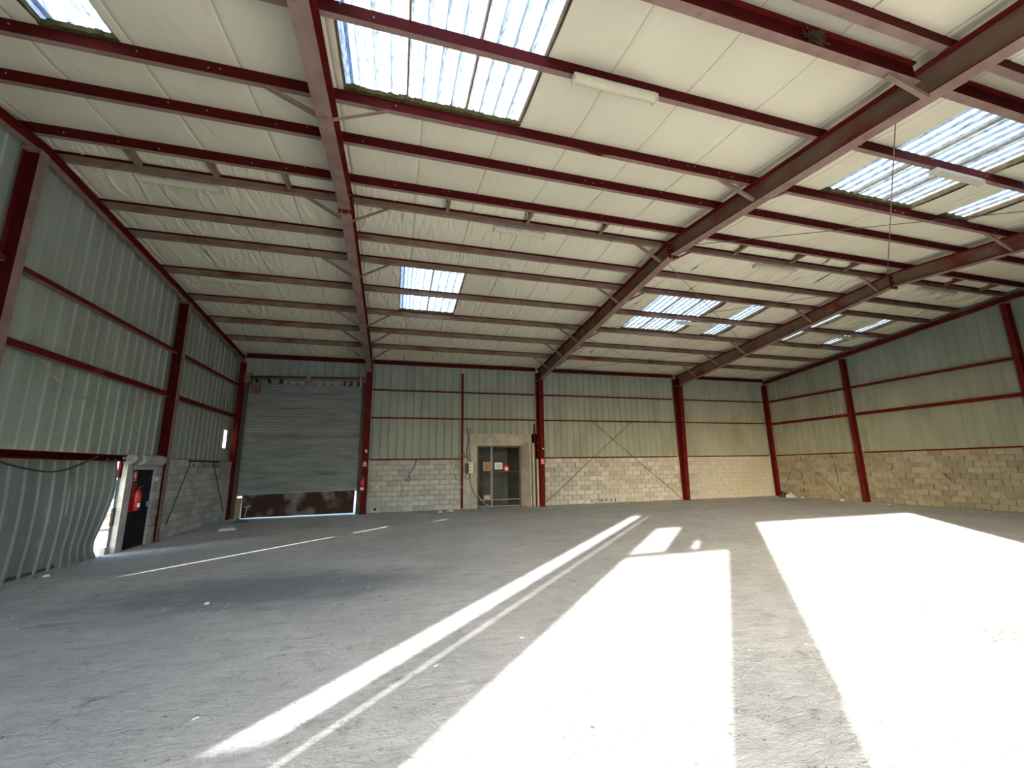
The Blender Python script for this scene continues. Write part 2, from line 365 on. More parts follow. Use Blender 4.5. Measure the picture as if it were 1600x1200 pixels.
# outer roof skin (around the skylights)
roof=struct(MB().box((XL-0.3,RY-0.15,RZ+0.22),(XR+0.3,RY+0.15,RZ+0.25),OUTER).build('roof'))
for slope,ya,yb in (('b',RY,YB+0.4),('f',YF-0.35,RY)):
    cuts=sorted({XL-0.4,XR+0.4}|{x for s in SKY if s[0]==slope for x in s[1:3]})
    for c,d in zip(cuts[:-1],cuts[1:]):
        mid=(c+d)/2; holes=sorted([(s[3],s[4]) for s in SKY if s[0]==slope and s[1]<mid<s[2]]); cur=ya; segs=[]
        for h0,h1 in holes: segs.append((cur,h0)); cur=h1
        segs.append((cur,yb))
        for y0,y1 in segs:
            m=MB(); z0,z1=roofz(y0)+0.17,roofz(y1)+0.17
            m.add([(c,y0,z0),(d,y0,z0),(d,y1,z1),(c,y1,z1),(c,y0,z0+0.03),(d,y0,z0+0.03),(d,y1,z1+0.03),(c,y1,z1+0.03)],[(0,3,2,1),(4,5,6,7),(0,1,5,4),(1,2,6,5),(2,3,7,6),(3,0,4,7)],OUTER)
            m.build('roof_sheet',roof)
# translucent rooflights: corrugated sheets, timber edge curbs, moss-dark lower closure
def skylight(name,label,s):
    slope,x0,x1,y0,y1=s
    t=thing(name,label,'skylight',((x0+x1)/2,(y0+y1)/2,roofz((y0+y1)/2)))
    n=max(1,round((x1-x0)/0.85)); wsh=(x1-x0)/n
    for k in range(n):
        a=x0+k*wsh; p=[]; nr=max(2,round(wsh/0.2)); pt=wsh/nr
        for j in range(nr):
            b=a+j*pt
            p+= [(b,0.06,0),(b+pt*0.42,0.06,0),(b+pt*0.60,0.105,1),(b+pt*0.92,0.105,1),(b+pt*0.985,0.06,1)]
        p.append((a+wsh-0.004,0.06,0))
        vs=[]; fs=[]; cl=[]
        ny=8
        for i in range(ny+1):
            y=y0-0.03+(y1-y0+0.06)*i/ny
            for x,dz,c in p: vs.append((x,y,roofz(y)+dz)); 
        L_=len(p)
        for i in range(ny):
            for j in range(L_-1): fs.append((i*L_+j,(i+1)*L_+j,(i+1)*L_+j+1,i*L_+j+1)); cl.append(1.0 if (j%5)==1 else (0.5 if (j%5)==3 else 0.0))
        me=bpy.data.meshes.new('translucent_sheet'); me.from_pydata(vs,[],fs); me.materials.append(SKYM)
        at=me.attributes.new('clear','FLOAT','FACE'); at.data.foreach_set('value',cl); me.update()  # only picks the painted tint, no face is see-through
        o=bpy.data.objects.new('translucent_sheet',me); COL.objects.link(o); o.parent=t; o.matrix_parent_inverse=Matrix.Translation(t.location).inverted()
        if k: 
            MB().extr((a,y0,roofz(y0)+0.035),(a,y1,roofz(y1)+0.035),[(-0.012,-0.02),(0.012,-0.02),(0.012,0.02),(-0.012,0.02)],WOOD).build('batten',t)
    for x,sg in ((x0,1),(x1,-1)):
        MB().extr((x+sg*0.012,y0,roofz(y0)+0.08),(x+sg*0.012,y1,roofz(y1)+0.08),[(-0.012,-0.075),(0.012,-0.075),(0.012,0.09),(-0.012,0.09)],CURB).build('edge_curb',t)
    for y,nm in ((y0,'upper_closure'),(y1,'lower_closure')):
        m=MB(); nn=int((x1-x0)/0.07)
        for j in range(nn):
            xa=x0+(x1-x0)*j/nn; xb=x0+(x1-x0)*(j+1)/nn; h=0.05+0.03*random.random()
            m.box((xa,y-0.03-0.02*random.random(),roofz(y)-0.01),(xb,y+0.03,roofz(y)+h),MOSS)
        m.build(nm,t)
        sg=-1 if y==y0 else 1
        MB().box((x0,y+sg*0.035,roofz(y)-0.02),(x1,y+sg*0.055,roofz(y)+0.175),CURB).build('end_flashing',t)
skylight('skylight','large corrugated skylight beside the upper part of the leftmost rafter',SKY[0])
skylight('skylight','widest skylight strip right of the middle rafter near the front beam',SKY[1])
skylight('skylight','narrow skylight strip right of the widest one, near the long wire',SKY[2])
skylight('skylight','small skylight corner at the top left of the view',SKY[3])
skylight('skylight','skylight strip directly above the photographer beyond the front beam',SKY[4])
skylight('skylight','far skylight above the loading shutter side, just right of the leftmost rafter',SKY[5])
skylight('skylight','wide far skylight in two rows right of the middle rafter',SKY[6])
skylight('skylight','narrow far skylight in two rows just left of the rightmost rafter',SKY[7])
skylight('skylight','narrow far skylight just right of the rightmost rafter',SKY[8])
skylight('skylight','narrow far skylight nearest the right gable wall',SKY[9])

# ------------------------------------------------------------------ purlins
def cprof(h,b,sgn,t=0.006):
    """C section, hanging from v=0; web on side sgn"""
    s=sgn; l=0.018
    p=[(s*b/2,-h),(-s*b/2,-h),(-s*b/2,-h+l),(-s*(b/2-t),-h+l),(-s*(b/2-t),-h+t),(s*(b/2-t),-h+t),(s*(b/2-t),-t),(-s*(b/2-t),-t),(-s*(b/2-t),-l),(-s*b/2,-l),(-s*b/2,0),(s*b/2,0)]
    return p
FRONTN=['first red purlin on the near side of the ridge, joined by stubs to its twin','red purlin one step nearer than the ridge pair','bright red purlin carrying the lower edge of the big skylights','red purlin crossing the big skylights with long lamps fixed along it','purlin nearest in front of the photographer, past the heavy front beam','purlin straight above the photographer','purlin behind the photographer close to the front wall']
BACKN=['brown-webbed purlin on the far side of the ridge with lamps hung below','brown-webbed purlin first beyond the ridge pair','brown-webbed purlin along the near edge of the far skylights','brown-webbed purlin crossing the middle of the far skylights','brown-webbed purlin along the far edge of the far skylights','second to last purlin before the back wall eaves beam','last purlin before the back wall eaves beam']
def bolts(m,y,z,sg,n=30):
    for _ in range(n):
        x=random.uniform(XL+.3,XR-.3); dz=random.uniform(-0.13,-0.03)
        m.box((x,y,z+dz),(x+0.012,y+sg*0.012,z+dz+0.012),STEEL)
PH_=0.165
for y,l in zip(PUR_F,FRONTN):
    t=thing('purlin',l,'purlin',(0,y,roofz(y)-PH_),'front slope purlins')
    z=roofz(y)-0.004; pr=cprof(PH_,0.07,1)   # extr along +X: side = d x Z = -Y, so +u is towards -y
    ms=[DUST,RED,RED,RED,RED,RED,RED,RED,RED,RED,RED,REDD]
    ms=[DUST,RED,RED,RED,RED,RED,RED,RED,RED,RED,RED,REDD]
    m=MB(); m.extr((XL+0.02,y,z),(XR-0.02,y,z),pr,RED,ms); m.build('channel',t)
    m=MB(); bolts(m,y-0.035,z,-1,26); b=m.build('bolt_heads',t); b['kind']='stuff'
for y,l in zip(PUR_B,BACKN):
    t=thing('purlin',l,'purlin',(0,y,roofz(y)-PH_),'back slope purlins')
    z=roofz(y)-0.004; pr=cprof(PH_,0.07,-1)
    ms=[DUST,DUST,WEB,WEB,WEB,WEB,REDD,REDD,REDD,REDD,REDD,RED]
    m=MB(); m.extr((XL+0.02,y,z),(XR-0.02,y,z),pr,RED,ms); m.build('channel',t)
    m=MB(); bolts(m,y+0.02,z,-1,16); b=m.build('bolt_heads',t); b['kind']='stuff'
zf=roofz(5.15)-PH_-0.004
m=MB(); prof=[(1.75,0),(2.25,0.012),(2.6,0.035),(2.85,0.075),(2.93,0.085),(3.0,0.04),(3.3,0.01),(3.7,0)]
for (xa,da),(xb,db) in zip(prof[:-1],prof[1:]):
    m.add([(xa,5.10,zf+0.004),(xb,5.10,zf+0.004),(xb,5.085,zf-db),(xa,5.085,zf-da),(xa,5.104,zf+0.004),(xb,5.104,zf+0.004),(xb,5.089,zf-db),(xa,5.089,zf-da)],[(0,3,2,1),(4,5,6,7),(3,7,6,2)],RED)
o=m.build('torn_strip'); tag(o,'torn red strip curling below the purlin right of the big skylight','metal strip')
# stubs between the ridge pair
for a,b in zip([XL]+FR,FR+[XR]):
    wd=b-a; names={0:'far left bay',1:'bay right of leftmost rafter',2:'bay right of middle rafter',3:'far right bay'}
    i=([XL]+FR).index(a); n=3 if wd<7.2 and i<3 else 2
    fx=[[-4.35,-3.2,-2.05],[0.85,2.55,4.25],[7.95,9.75,11.6],[15.6,17.2]][i]
    for k,x in enumerate(fx):
        o=MB().extr((x,PUR_F[0]+0.036,RZ-0.004),(x,PUR_B[0]-0.036,RZ-0.004),cprof(0.14,0.06,1),WEB).build('ridge_stub')
        w_=['left','middle','right'][k] if len(fx)==3 else ['left','right'][k]
        tag(o,f'{w_} brown stub between ridge purlins, {names[i]}','steel stub','ridge stubs')
# heavy front beam and purlin beside it
t=thing('front_beam','heavy dark red I beam across the bays near the top right of the view','beam',(6,2.7,roofz(2.7)-0.36))
zt=roofz(2.7)-0.09
for a,b in zip([XL+0.06]+FR,FR+[XR-0.06]):
    m=MB(); m.extr((a+0.11 if a>XL+1 else a,2.70,zt),(b-0.11 if b<XR-1 else b,2.70,zt),ip(0.10,0.27),RED,ims(REDD,DUST,RED)); m.build('beam_segment',t)
m=MB()
for x in (4.18,4.27,4.22):
    for _ in range(45):
        a=random.uniform(0,6.28); m.bar((x+random.uniform(-.05,.05),2.68,zt-0.12),(x+random.uniform(-.14,.14),2.60+random.random()*.08,zt-0.13+random.uniform(-.12,.06)),0.006,0.006,TWIG)
b=m.build('nest'); tag(b,'ragged brown bird nest of twigs tucked on the heavy front beam','nest',kind='stuff')
t=thing('purlin','dusty pink flanged purlin just above and beside the heavy front beam','purlin',(0,2.42,roofz(2.42)-PH_))
m=MB(); m.extr((XL+0.02,2.42,roofz(2.42)-0.004),(XR-0.02,2.42,roofz(2.42)-0.004),cprof(0.15,0.09,1),RED,[DUST]+[RED]*10+[REDD]); m.build('channel',t)

# ------------------------------------------------------------------ portal frames
FN=['leftmost','middle','rightmost']
RTOP=PH_+0.012
def rbot(y):      # lower flange of rafter
    z=RZ-RTOP-0.37-SLP*abs(y-RY)
    if y<3.4: z-=0.10
    if y>RY: z-=0.013*(y-RY)
    return z
for i,x in enumerate(FR):
    t=thing('portal_frame',f'{FN[i]} red steel portal frame with deep rafter and back wall column','steel frame',(x,YB-0.3,0),'portal frames')
    for y0,y1 in ((RY+0.012,YB-0.35),(3.40,RY-0.012),(YF+0.3,3.40)):
        top0=RZ-RTOP-SLP*abs(y0-RY); top1=RZ-RTOP-SLP*abs(y1-RY)
        e=1e-4
        h0=top0-rbot(y0+ (e if y0<3.4 else 0)); h1=top1-rbot(y1)
        hm0=h0 if y0!=YF+0.3 else h0
        m=MB(); p0=Vector((x,y0,top0)); p1=Vector((x,y1,top1))
        pr0=ip(0.20,h0); pr1=ip(0.20,h1)
        m.extr(p0,p1,pr0,RED,ims(WEBR,DUST,RED),side=(1,0,0),prof1=pr1); m.build('rafter',t)
    # apex splice plates and bolts
    sp=[MB().box((x-0.115,yy,RZ-RTOP-0.44),(x+0.115,yy+0.012,RZ-RTOP-0.01),RED).build('splice_plate',t) for yy in (RY-0.012,RY+0.0)]
    for sx in (-0.06,0.06):
        for zz in (-0.43,-0.33,-0.2,-0.08):
            MB().cyl((x+sx,RY-0.035,RZ-RTOP+zz),(x+sx,RY+0.035,RZ-RTOP+zz),0.014,DUST,6).build('bolt',sp[0])
    # columns (tapered), back and front
    for yw,sg,nm in ((YB-0.13,-1,'column'),(YF+0.1,1,'column')):
        ztop=rbot(YB-0.6)+0.0 if sg<0 else rbot(YF+0.5)
        m=MB(); d0,d1=0.28,0.48
        # build as web + two flanges
        yo=yw; yi0=yw+sg*d0; yi1=yw+sg*d1
        m.box((x-0.1,yo,0),(x+0.1,yo+sg*0.014,ztop+0.38),RED)
        m.add([(x-0.1,yi0,0),(x+0.1,yi0,0),(x+0.1,yi1,ztop),(x-0.1,yi1,ztop),(x-0.1,yi0-sg*0.016,0),(x+0.1,yi0-sg*0.016,0),(x+0.1,yi1-sg*0.016,ztop),(x-0.1,yi1-sg*0.016,ztop)],[(0,3,2,1),(4,5,6,7),(0,1,5,4),(1,2,6,5),(2,3,7,6),(3,0,4,7)],RED)
        m.add([(x-0.006,yo+sg*0.014,0),(x-0.006,yi0-sg*0.016,0),(x-0.006,yi1-sg*0.016,ztop),(x-0.006,yi1-sg*0.016,ztop+0.36),(x-0.006,yo+sg*0.014,ztop+0.38),
               (x+0.006,yo+sg*0.014,0),(x+0.006,yi0-sg*0.016,0),(x+0.006,yi1-sg*0.016,ztop),(x+0.006,yi1-sg*0.016,ztop+0.36),(x+0.006,yo+sg*0.014,ztop+0.38)],
              [(0,1,2,3,4),(9,8,7,6,5),(0,5,6,1),(1,6,7,2),(2,7,8,3),(3,8,9,4),(4,9,5,0)],REDD)
        m.build('column',t)
        MB().box((x-0.13,yo,0),(x+0.13,yi0+sg*0.03,0.015),DSTEEL).build('base_plate',t)
        m=MB(); m.box((x-0.1,yo+sg*0.014,ztop-0.008),(x-0.008,yi1-sg*0.02,ztop+0.008),DUST); m.box((x+0.008,yo+sg*0.014,ztop-0.008),(x+0.1,yi1-sg*0.02,ztop+0.008),DUST); m.build('knee_stiffener',t)
        MB().add([(x-0.1,yi1-sg*0.014,ztop),(x-0.1,yi1+sg*0.004,ztop),(x-0.1,yi1+sg*0.004,ztop+0.40),(x-0.1,yi1-sg*0.014,ztop+0.40),(x+0.1,yi1-sg*0.014,ztop),(x+0.1,yi1+sg*0.004,ztop),(x+0.1,yi1+sg*0.004,ztop+0.40),(x+0.1,yi1-sg*0.014,ztop+0.40)],[(0,1,2,3),(7,6,5,4),(0,4,5,1),(1,5,6,2),(2,6,7,3),(3,7,4,0)],RED).build('end_plate',t)
    # knee braces from lower flange up to the purlins
    for y in (5.15,7.70,9.70,12.47,13.85,15.28,2.7,0.0):
        for sg in (-1,1):
            if y==2.7 and sg>0 : continue
            if sg>0 and i==2 and y>12: continue
            rr=0.78 if y!=2.7 else 0.62
            zt_=roofz(y)-PH_-0.006 if y!=2.7 else zt-0.30
            dy=0.05 if y>RY else -0.05
            p0=Vector((x+sg*0.09,y+dy,rbot(y)+0.03)); p1=Vector((x+sg*rr,y,zt_+0.005))
            MB().extr(p0,p1,[(-0.025,-0.004),(0.025,-0.004),(0.025,0.004),(-0.019,0.004),(-0.019,0.045),(-0.025,0.045)],DUST if y<7.7 else WEB).build('knee_brace',t)

# ------------------------------------------------------------------ gable rafters, gable columns, eaves beams
for x,sg,nm in ((XL,1,'left'),(XR,-1,'right')):
    t=thing('gable_rafter',f'red sloping edge beam along the top of the {nm} gable wall','beam',(x+sg*0.16,RY,RZ-0.4),'gable rafters')
    for y0,y1,n_ in ((RY,YB-0.2,0),(YF+0.2,RY,1)):
        m=MB(); m.extr((x+sg*0.16,y0,roofz(y0)-PH_-0.015),(x+sg*0.16,y1,roofz(y1)-PH_-0.015),ip(0.12,0.16),RED,ims(RED,WEB,RED),side=(1,0,0)); m.build('rafter',t)
    cs=[12.33,7.30,2.7] if nm=='left' else [12.85,7.72,2.7]
    for k,y in enumerate(cs):
        lb=(['nearer the back wall, beside the small dark door','at mid length near the left edge of the view','beside the photographer'] if nm=='left' else ['nearer the back corner, standing on cracked blockwork','at mid length near the right edge of the view','beside the photographer'])[k]
        t=thing('gable_column',f'red I column on the {nm} gable wall {lb}','column',(x+sg*0.14,y,0),'gable columns')
        zt_=roofz(y)-PH_-0.185
        m=MB(); m.box((x+sg*0.02,y-0.07,0),(x+sg*0.032,y+0.07,zt_),RED); m.build('outer_flange',t)
        m=MB(); m.box((x+sg*0.232,y-0.07,0),(x+sg*0.246,y+0.07,zt_),DUST if nm=='left' else RED); m.build('inner_flange',t)
        m=MB(); m.box((x+sg*0.032,y-0.005,0),(x+sg*0.232,y+0.005,zt_),REDD); m.build('web',t)
        m=MB(); m.box((x+sg*0.01,y-0.11,0),(x+sg*0.27,y+0.11,0.014),DSTEEL); m.build('base_plate',t)
        for zz in (zt_-0.02,):
            MB().box((x+sg*0.02,y-0.09,zz),(x+sg*0.25,y+0.09,zz+0.02),DUST).build('cap_plate',t)
for x,nm in ((XL+0.15,'left'),(XR-0.13,'right')):
    t=thing('corner_column',f'red column in the {nm} back corner','column',(x,YB-0.15,0),'back corner columns')
    h=roofz(YB)-0.36
    m=MB(); sg=1 if nm=='left' else -1
    m.box((x-0.075,YB-0.29,0),(x+0.075,YB-0.275,h),RED); m.build('inner_flange',t)
    m=MB(); m.box((x-0.005,YB-0.275,0),(x+0.005,YB-0.1,h),REDD); m.build('web',t)
    m=MB(); m.box((x-0.075,YB-0.1,0),(x+0.075,YB-0.088,h),RED); m.build('outer_flange',t)
t=thing('eaves_beam','red channel running along the top of the back wall under the liner','beam',(6,YB-0.1,5.7))
xe=[XL+0.23]+FR+[XR-0.21]
for a,b in zip(xe[:-1],xe[1:]):
    m=MB(); a2=a+0.11 if a in FR else a; b2=b-0.11 if b in FR else b
    m.extr((a2,YB-0.19,roofz(YB)-0.02),(b2,YB-0.19,roofz(YB)-0.02),cprof(0.16,0.08,1),RED,[DUST]+[REDD]*11); m.build('channel_segment',t)
for a,b,zz in ((FR[0]+0.12,FR[1]-0.12,5.55),(FR[1]+0.12,FR[2]-0.12,5.55)):
    pass

# ------------------------------------------------------------------ walls
def zsheet(wx,z0,ztop,profd=0.035,pitch=0.305,x_off=0.0,sag=None):
    """corrugated sheet in local coords: x along wall, z up, -y faces the room; rib recessed outwards (+y)"""
    pass
class Wall: pass
def place(kind,u,d,z):
    """u along the wall, d depth outward from the room, z up"""
    if kind=='back': return (u,YB+d,z)
    if kind=='front': return (u,YF-d,z)
    if kind=='left': return (XL-d,u,z)
    return (XR+d,u,z)
def sheets(kind,parent,u0,u1,z0,ztopf,m=CLAD,pitch=0.305,width=0.915,d0=0.02,dep=0.034,name='cladding_sheet',disp=None,nz=1,inner=False):
    n=max(1,round((u1-u0)/width)); w_=(u1-u0)/n
    for k in range(n):
        a=u0+k*w_; b=a+w_; nr=max(1,round(w_/pitch)); pt=w_/nr; p=[]
        sgd=-1 if inner else 1
        for j in range(nr):
            c=a+j*pt; p+=[(c,d0),(c+pt*0.40,d0),(c+pt*0.40+0.018,d0+sgd*dep),(c+pt*0.40+0.052,d0+sgd*dep),(c+pt*0.40+0.07,d0)]
        p.append((b+(0.03 if k<n-1 else 0),d0+0.002)); vs=[];fs=[];L_=len(p)
        off=0.0
        for i in range(nz+1):
            for u,d in p:
                zt_=ztopf(u) if callable(ztopf) else ztopf
                z=z0+(zt_-z0)*i/nz; dd=d+off*(1 if i==0 else 0)
                if disp: 
                    du,ddp=disp(u,z,(u-u0)/(u1-u0)); vs.append(place(kind,u+du,dd+ddp,z))
                else: vs.append(place(kind,u,dd,z))
        for i in range(nz):
            for j in range(L_-1): fs.append((i*L_+j,i*L_+j+1,(i+1)*L_+j+1,(i+1)*L_+j))
        mb=MB(); mb.add(vs,fs,m); o=mb.build(name,parent,smooth=False)
def topz(kind):
    if kind in('back','front'): return roofz(YB)+0.1 if kind=='back' else roofz(YF)+0.1
    return lambda u: roofz(u)+0.12
def blocks(kind,parent,segs,m,limit=300,fn=None,rows=10,name='concrete_block',d0=0.0):
    bh=HB/rows; L_=[]
    for (u0,u1) in segs:
        for r in range(rows):
            off=0 if r%2 else 0.2; u=u0
            first=True
            while u<u1-0.02:
                wd=0.4 if not(first and off) else 0.2
                e=min(u+wd,u1); first=False
                if e-u>0.05: L_.append((u,e,r))
                u=e
    rest=MB(); 
    L_.sort(key=lambda q:(Vector(place(kind,(q[0]+q[1])/2,0,q[2]*bh))-Vector((0,0,1.6))).length)
    cache={}
    cnt=0
    for (u,e,r) in L_:
        dd=random.uniform(-0.004,0.006); du=0;dz=0;rot=0
        if fn:
            res=fn((u+e)/2,r,bh)
            if res is None: continue
            dd+=res[0]; du=res[1]; dz=res[2]; rot=res[3]
        w_=round(e-u,3)
        if cnt<limit:
            key=w_
            if key not in cache:
                mb=MB(); g_=0.006; h=bh/2-0.005; hw=w_/2-g_; c=0.006
                # bevelled front face
                a=[(-hw,0.06,-h),(hw,0.06,-h),(hw,0.06,h),(-hw,0.06,h),(-hw,0,-h),(hw,0,-h),(hw,0,h),(-hw,0,h),(-hw+c,-c,-h+c),(hw-c,-c,-h+c),(hw-c,-c,h-c),(-hw+c,-c,h-c)]
                fs=[(0,1,5,4),(1,2,6,5),(2,3,7,6),(3,0,4,7),(4,5,9,8),(5,6,10,9),(6,7,11,10),(7,4,8,11),(8,9,10,11)]
                mb.add(a,fs,m); cache[key]=mb.mesh(name)
            o=bpy.data.objects.new(name,cache[key]); COL.objects.link(o); o.parent=parent
            o.location=place(kind,(u+e)/2+du,d0-0.012+dd,(r+0.5)*bh+dz)
            o.rotation_euler=(0,rot,{'back':0,'left':math.pi/2,'right':-math.pi/2,'front':math.pi}[kind])
            cnt+=1
        else:
            a=place(kind,u+0.005,d0-0.016+dd,r*bh+0.005); b=place(kind,e-0.005,d0+0.03,(r+1)*bh-0.005); rest.box(a,b,m)
    if rest.v: 
        o=rest.build(name,parent); o['kind']='stuff'; o.name='far_blocks'
def core(kind,u0,u1,name,m=MORT,z1=HB-0.01,parent=None,t=0.18,z0=0.0):
    o=MB().box(place(kind,u0,0.02,z0),place(kind,u1,0.02+t,z1),m).build(name,parent)
    return o
# ---- back wall
DX0,DX1=2.72,5.72            # recess with the gate
wb=struct(MB().box((FR[0]+0.0,YB+0.02,0),(DX0-0.05,YB+0.2,HB-0.01),MORT).box((DX1,YB+0.02,0),(XR,YB+0.2,HB-0.01),MORT).build('wall_back'))
SHX0,SHX1=-5.32,-1.22
blocks('back',wb,[(FR[0]+0.02,DX0-0.05),(FR[1]-0.1,XR)],BLOCK)
sheets('back',wb,XL-0.06,FR[0],4.75,topz('back'))
sheets('back',wb,FR[0],DX0-0.02,HB,topz('back'))
sheets('back',wb,DX0-0.02,FR[1],3.0,topz('back'))
sheets('back',wb,FR[1],XR+0.06,HB,topz('back'))
MB().box((XL-0.30,YB+0.04,0),(SHX0+0.03,YB+0.2,5.0),CLAD).build('jamb_panel',wb)
MB().box((SHX1-0.03,YB+0.04,0),(FR[0]+0.05,YB+0.2,5.0),CLAD).build('jamb_panel',wb)
MB().box((XL-0.12,YB+0.06,4.6),(FR[0]+0.05,YB+0.2,6.1),CLAD).build('head_panel',wb)
for xx in (XL-0.12,XR+0.06): MB().box((xx,YB+0.0,HB),(xx+0.06,YB+0.14,6.1),CLAD).build('corner_flashing',wb)
# top channel on the blocks
def capchan(kind,u0,u1,z=HB,nm='sill_channel',lbl=None,t=None,h=0.05,dp=0.05,m=RED):
    return MB().box(place(kind,u0,-dp,z-0.005),place(kind,u1,0.02,z+h),m).build('sill_channel',t)
t=thing('sill_rail','rusty red sill rail on top of the back wall blockwork','rail',(6,YB,HB))
capchan('back',FR[0]+0.12,DX0-0.06,t=t); capchan('back',FR[1]+0.12,FR[2]-0.12,t=t); capchan('back',FR[2]+0.12,XR-0.22,t=t)
t=thing('sill_rail','rusty sill rail on top of the cracked right gable blockwork','rail',(XR,10,HB))
capchan('right',YF+.2,12.74,t=t); capchan('right',12.96,YB-0.3,t=t)
t=thing('sill_rail','pale sill rail over blockwork left of the roller shutter','rail',(XL,14,HB))
MB().box((XL-0.02,12.45,HB-0.005),(XL+0.17,YB-0.3,HB+0.02),WEB).build('sill_channel',t)
# girts
def girt(kind,z,segs,label,h=0.07,dp=0.11,ms=None):
    t=thing('girt',label,'rail',place(kind,sum(segs[0])/2,-dp/2,z),'wall girts')
    for a,b in segs:
        p0=Vector(place(kind,a,-dp/2,z)); p1=Vector(place(kind,b,-dp/2,z))
        m=MB(); m.extr(p0,p1,[(-dp/2,-h),(dp/2,-h),(dp/2,0),(-dp/2,0)],RED,[DUST,RED,DUST,RED]); m.build('rail_segment',t)
        
bs=[(FR[1]+0.11,FR[2]-0.11),(FR[2]+0.11,XR-0.23)]
girt('back',3.62,[(FR[0]+0.11,FR[1]-0.11)]+bs,'lower red wall rail across the back wall',0.05,0.08)
girt('back',4.73,[(FR[0]+0.11,FR[1]-0.11)]+bs,'upper red wall rail across the back wall',0.05,0.08)
rs=[(YF+.2,2.6),(2.8,7.6),(7.84,12.74),(12.96,YB-0.3)]
girt('right',3.60,rs,'lower red wall rail along the right gable wall',0.12,0.12)
girt('right',4.72,rs,'upper red wall rail along the right gable wall',0.09,0.11)
ls=[(YF+.2,2.6),(2.8,7.25),(7.45,12.34),(12.56,YB-0.3)]
girt('left',3.58,ls,'lower dusty rail along the left gable wall',0.11,0.13)
girt('left',4.70,ls,'upper dusty rail along the left gable wall',0.08,0.12)
# ---- right wall
wr=struct(core('right',YF,YB,'wall_right'))
def block_shift(u,r,bh):
    z=(r+0.5)*bh; dd=0;du=0;dz=0;rot=0
    c1=15.75-(1.95-z)*0.02+0.12*(r%2); c2=14.15-(1.95-z)*0.12
    if c2<u<15.5+0.1*(r%2): dd=-0.02-0.015*math.sin(z*2); du=-0.012; rot=random.uniform(-.01,.01)
    if u>15.6: du=0.012
    if abs(u-15.6)<0.22 and r in(2,3,6,7): rot=random.uniform(-.05,.05); dd-=0.01
    if (r==8 and abs(u-11.0)<0.15): return None
    if (r==6 and abs(u-11.1)<0.12): return None
    return dd,du,dz,rot
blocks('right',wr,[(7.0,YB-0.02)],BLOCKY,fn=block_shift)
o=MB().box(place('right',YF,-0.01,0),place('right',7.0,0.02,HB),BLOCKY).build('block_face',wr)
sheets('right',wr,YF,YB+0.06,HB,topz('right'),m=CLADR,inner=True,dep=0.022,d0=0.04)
def crack(pts,wd=0.022,seed=1,kind='right'):
    r=random.Random(seed); P=[]
    for (a,b) in zip(pts[:-1],pts[1:]):
        n=max(2,int(math.hypot(b[0]-a[0],b[1]-a[1])/0.1))
        for k in range(n):
            t=k/n; P.append((a[0]+(b[0]-a[0])*t+r.uniform(-.025,.025),a[1]+(b[1]-a[1])*t+r.uniform(-.02,.02)))
    P.append(pts[-1]); vs=[];fs=[]
    for k,(u,z) in enumerate(P):
        w_=wd*r.uniform(.4,1.2)*(0.3 if k in(0,len(P)-1) else 1)
        q=P[min(k+1,len(P)-1)]; pq=P[max(k-1,0)]; dx,dz=q[0]-pq[0],q[1]-pq[1]; l=math.hypot(dx,dz) or 1
        vs+=[place(kind,u-dz/l*w_/2,-0.026,z+dx/l*w_/2),place(kind,u+dz/l*w_/2,-0.026,z-dx/l*w_/2)]
    for k in range(len(P)-1): fs.append((2*k,2*k+1,2*k+3,2*k+2))
    MB().add(vs,fs,HOLE).build('crack',wr)
crack([(15.60,1.90),(15.45,1.55),(15.62,1.1),(15.55,0.6),(15.68,0.2)],0.035,1)
crack([(15.45,1.52),(15.0,1.55),(14.8,1.70),(14.45,1.74),(14.1,1.92)],0.03,2)
crack([(14.08,1.92),(13.98,1.4),(13.95,0.9),(13.86,0.12)],0.035,3)
crack([(16.4,0.95),(16.1,0.75),(15.9,0.6)],0.02,4)
crack([(11.95,1.5),(11.75,1.42),(11.9,1.25),(11.7,1.1)],0.03,5)
crack([(10.3,1.2),(10.15,1.02),(10.05,0.85)],0.025,6)
# ---- left wall
wl=struct(MB().box((XL-0.2,12.01,0),(XL+0.13,YB,HB-0.01),MORT).build('wall_left'))
blocks('left',wl,[(12.0,YB-0.02)],BLOCK,d0=-0.14)
def hole_l(u,z,t): return 0,0
YS=6.85
for a,b in ((YF,5.97),(6.03,6.81),(6.89,16.45)): sheets('left',wl,a,b,HB,topz('left'),inner=True,dep=0.03,d0=0.05)
sheets('left',wl,6.80,6.91,2.42,topz('left'),width=0.1,pitch=0.1)
sheets('left',wl,16.42,16.72,3.02,topz('left'),width=0.30,d0=0.05); sheets('left',wl,16.42,16.72,HB,2.41,width=0.30,d0=0.05); sheets('left',wl,16.70,YB+0.06,HB,topz('left'),width=0.5,d0=0.05)
MB().box((XL-0.075,16.40,2.35),(XL-0.07,16.76,3.06),SKYM).build('hole_daylight_sheet',wl)  # translucent sheet added in place of the bare hole that lets daylight in
sheets('left',wl,5.96,6.04,HB,3.02,width=0.08,pitch=0.08); sheets('left',wl,5.96,6.04,3.25,topz('left'),width=0.08,pitch=0.08)
MB().box(place('left',YF,0.02,0),place('left',4.4,0.2,HB),MORT).build('blockwork',wl)
MB().box(place('left',YF,0.0,0),place('left',4.4,0.02,HB),BLOCK).build('block_face',wl)
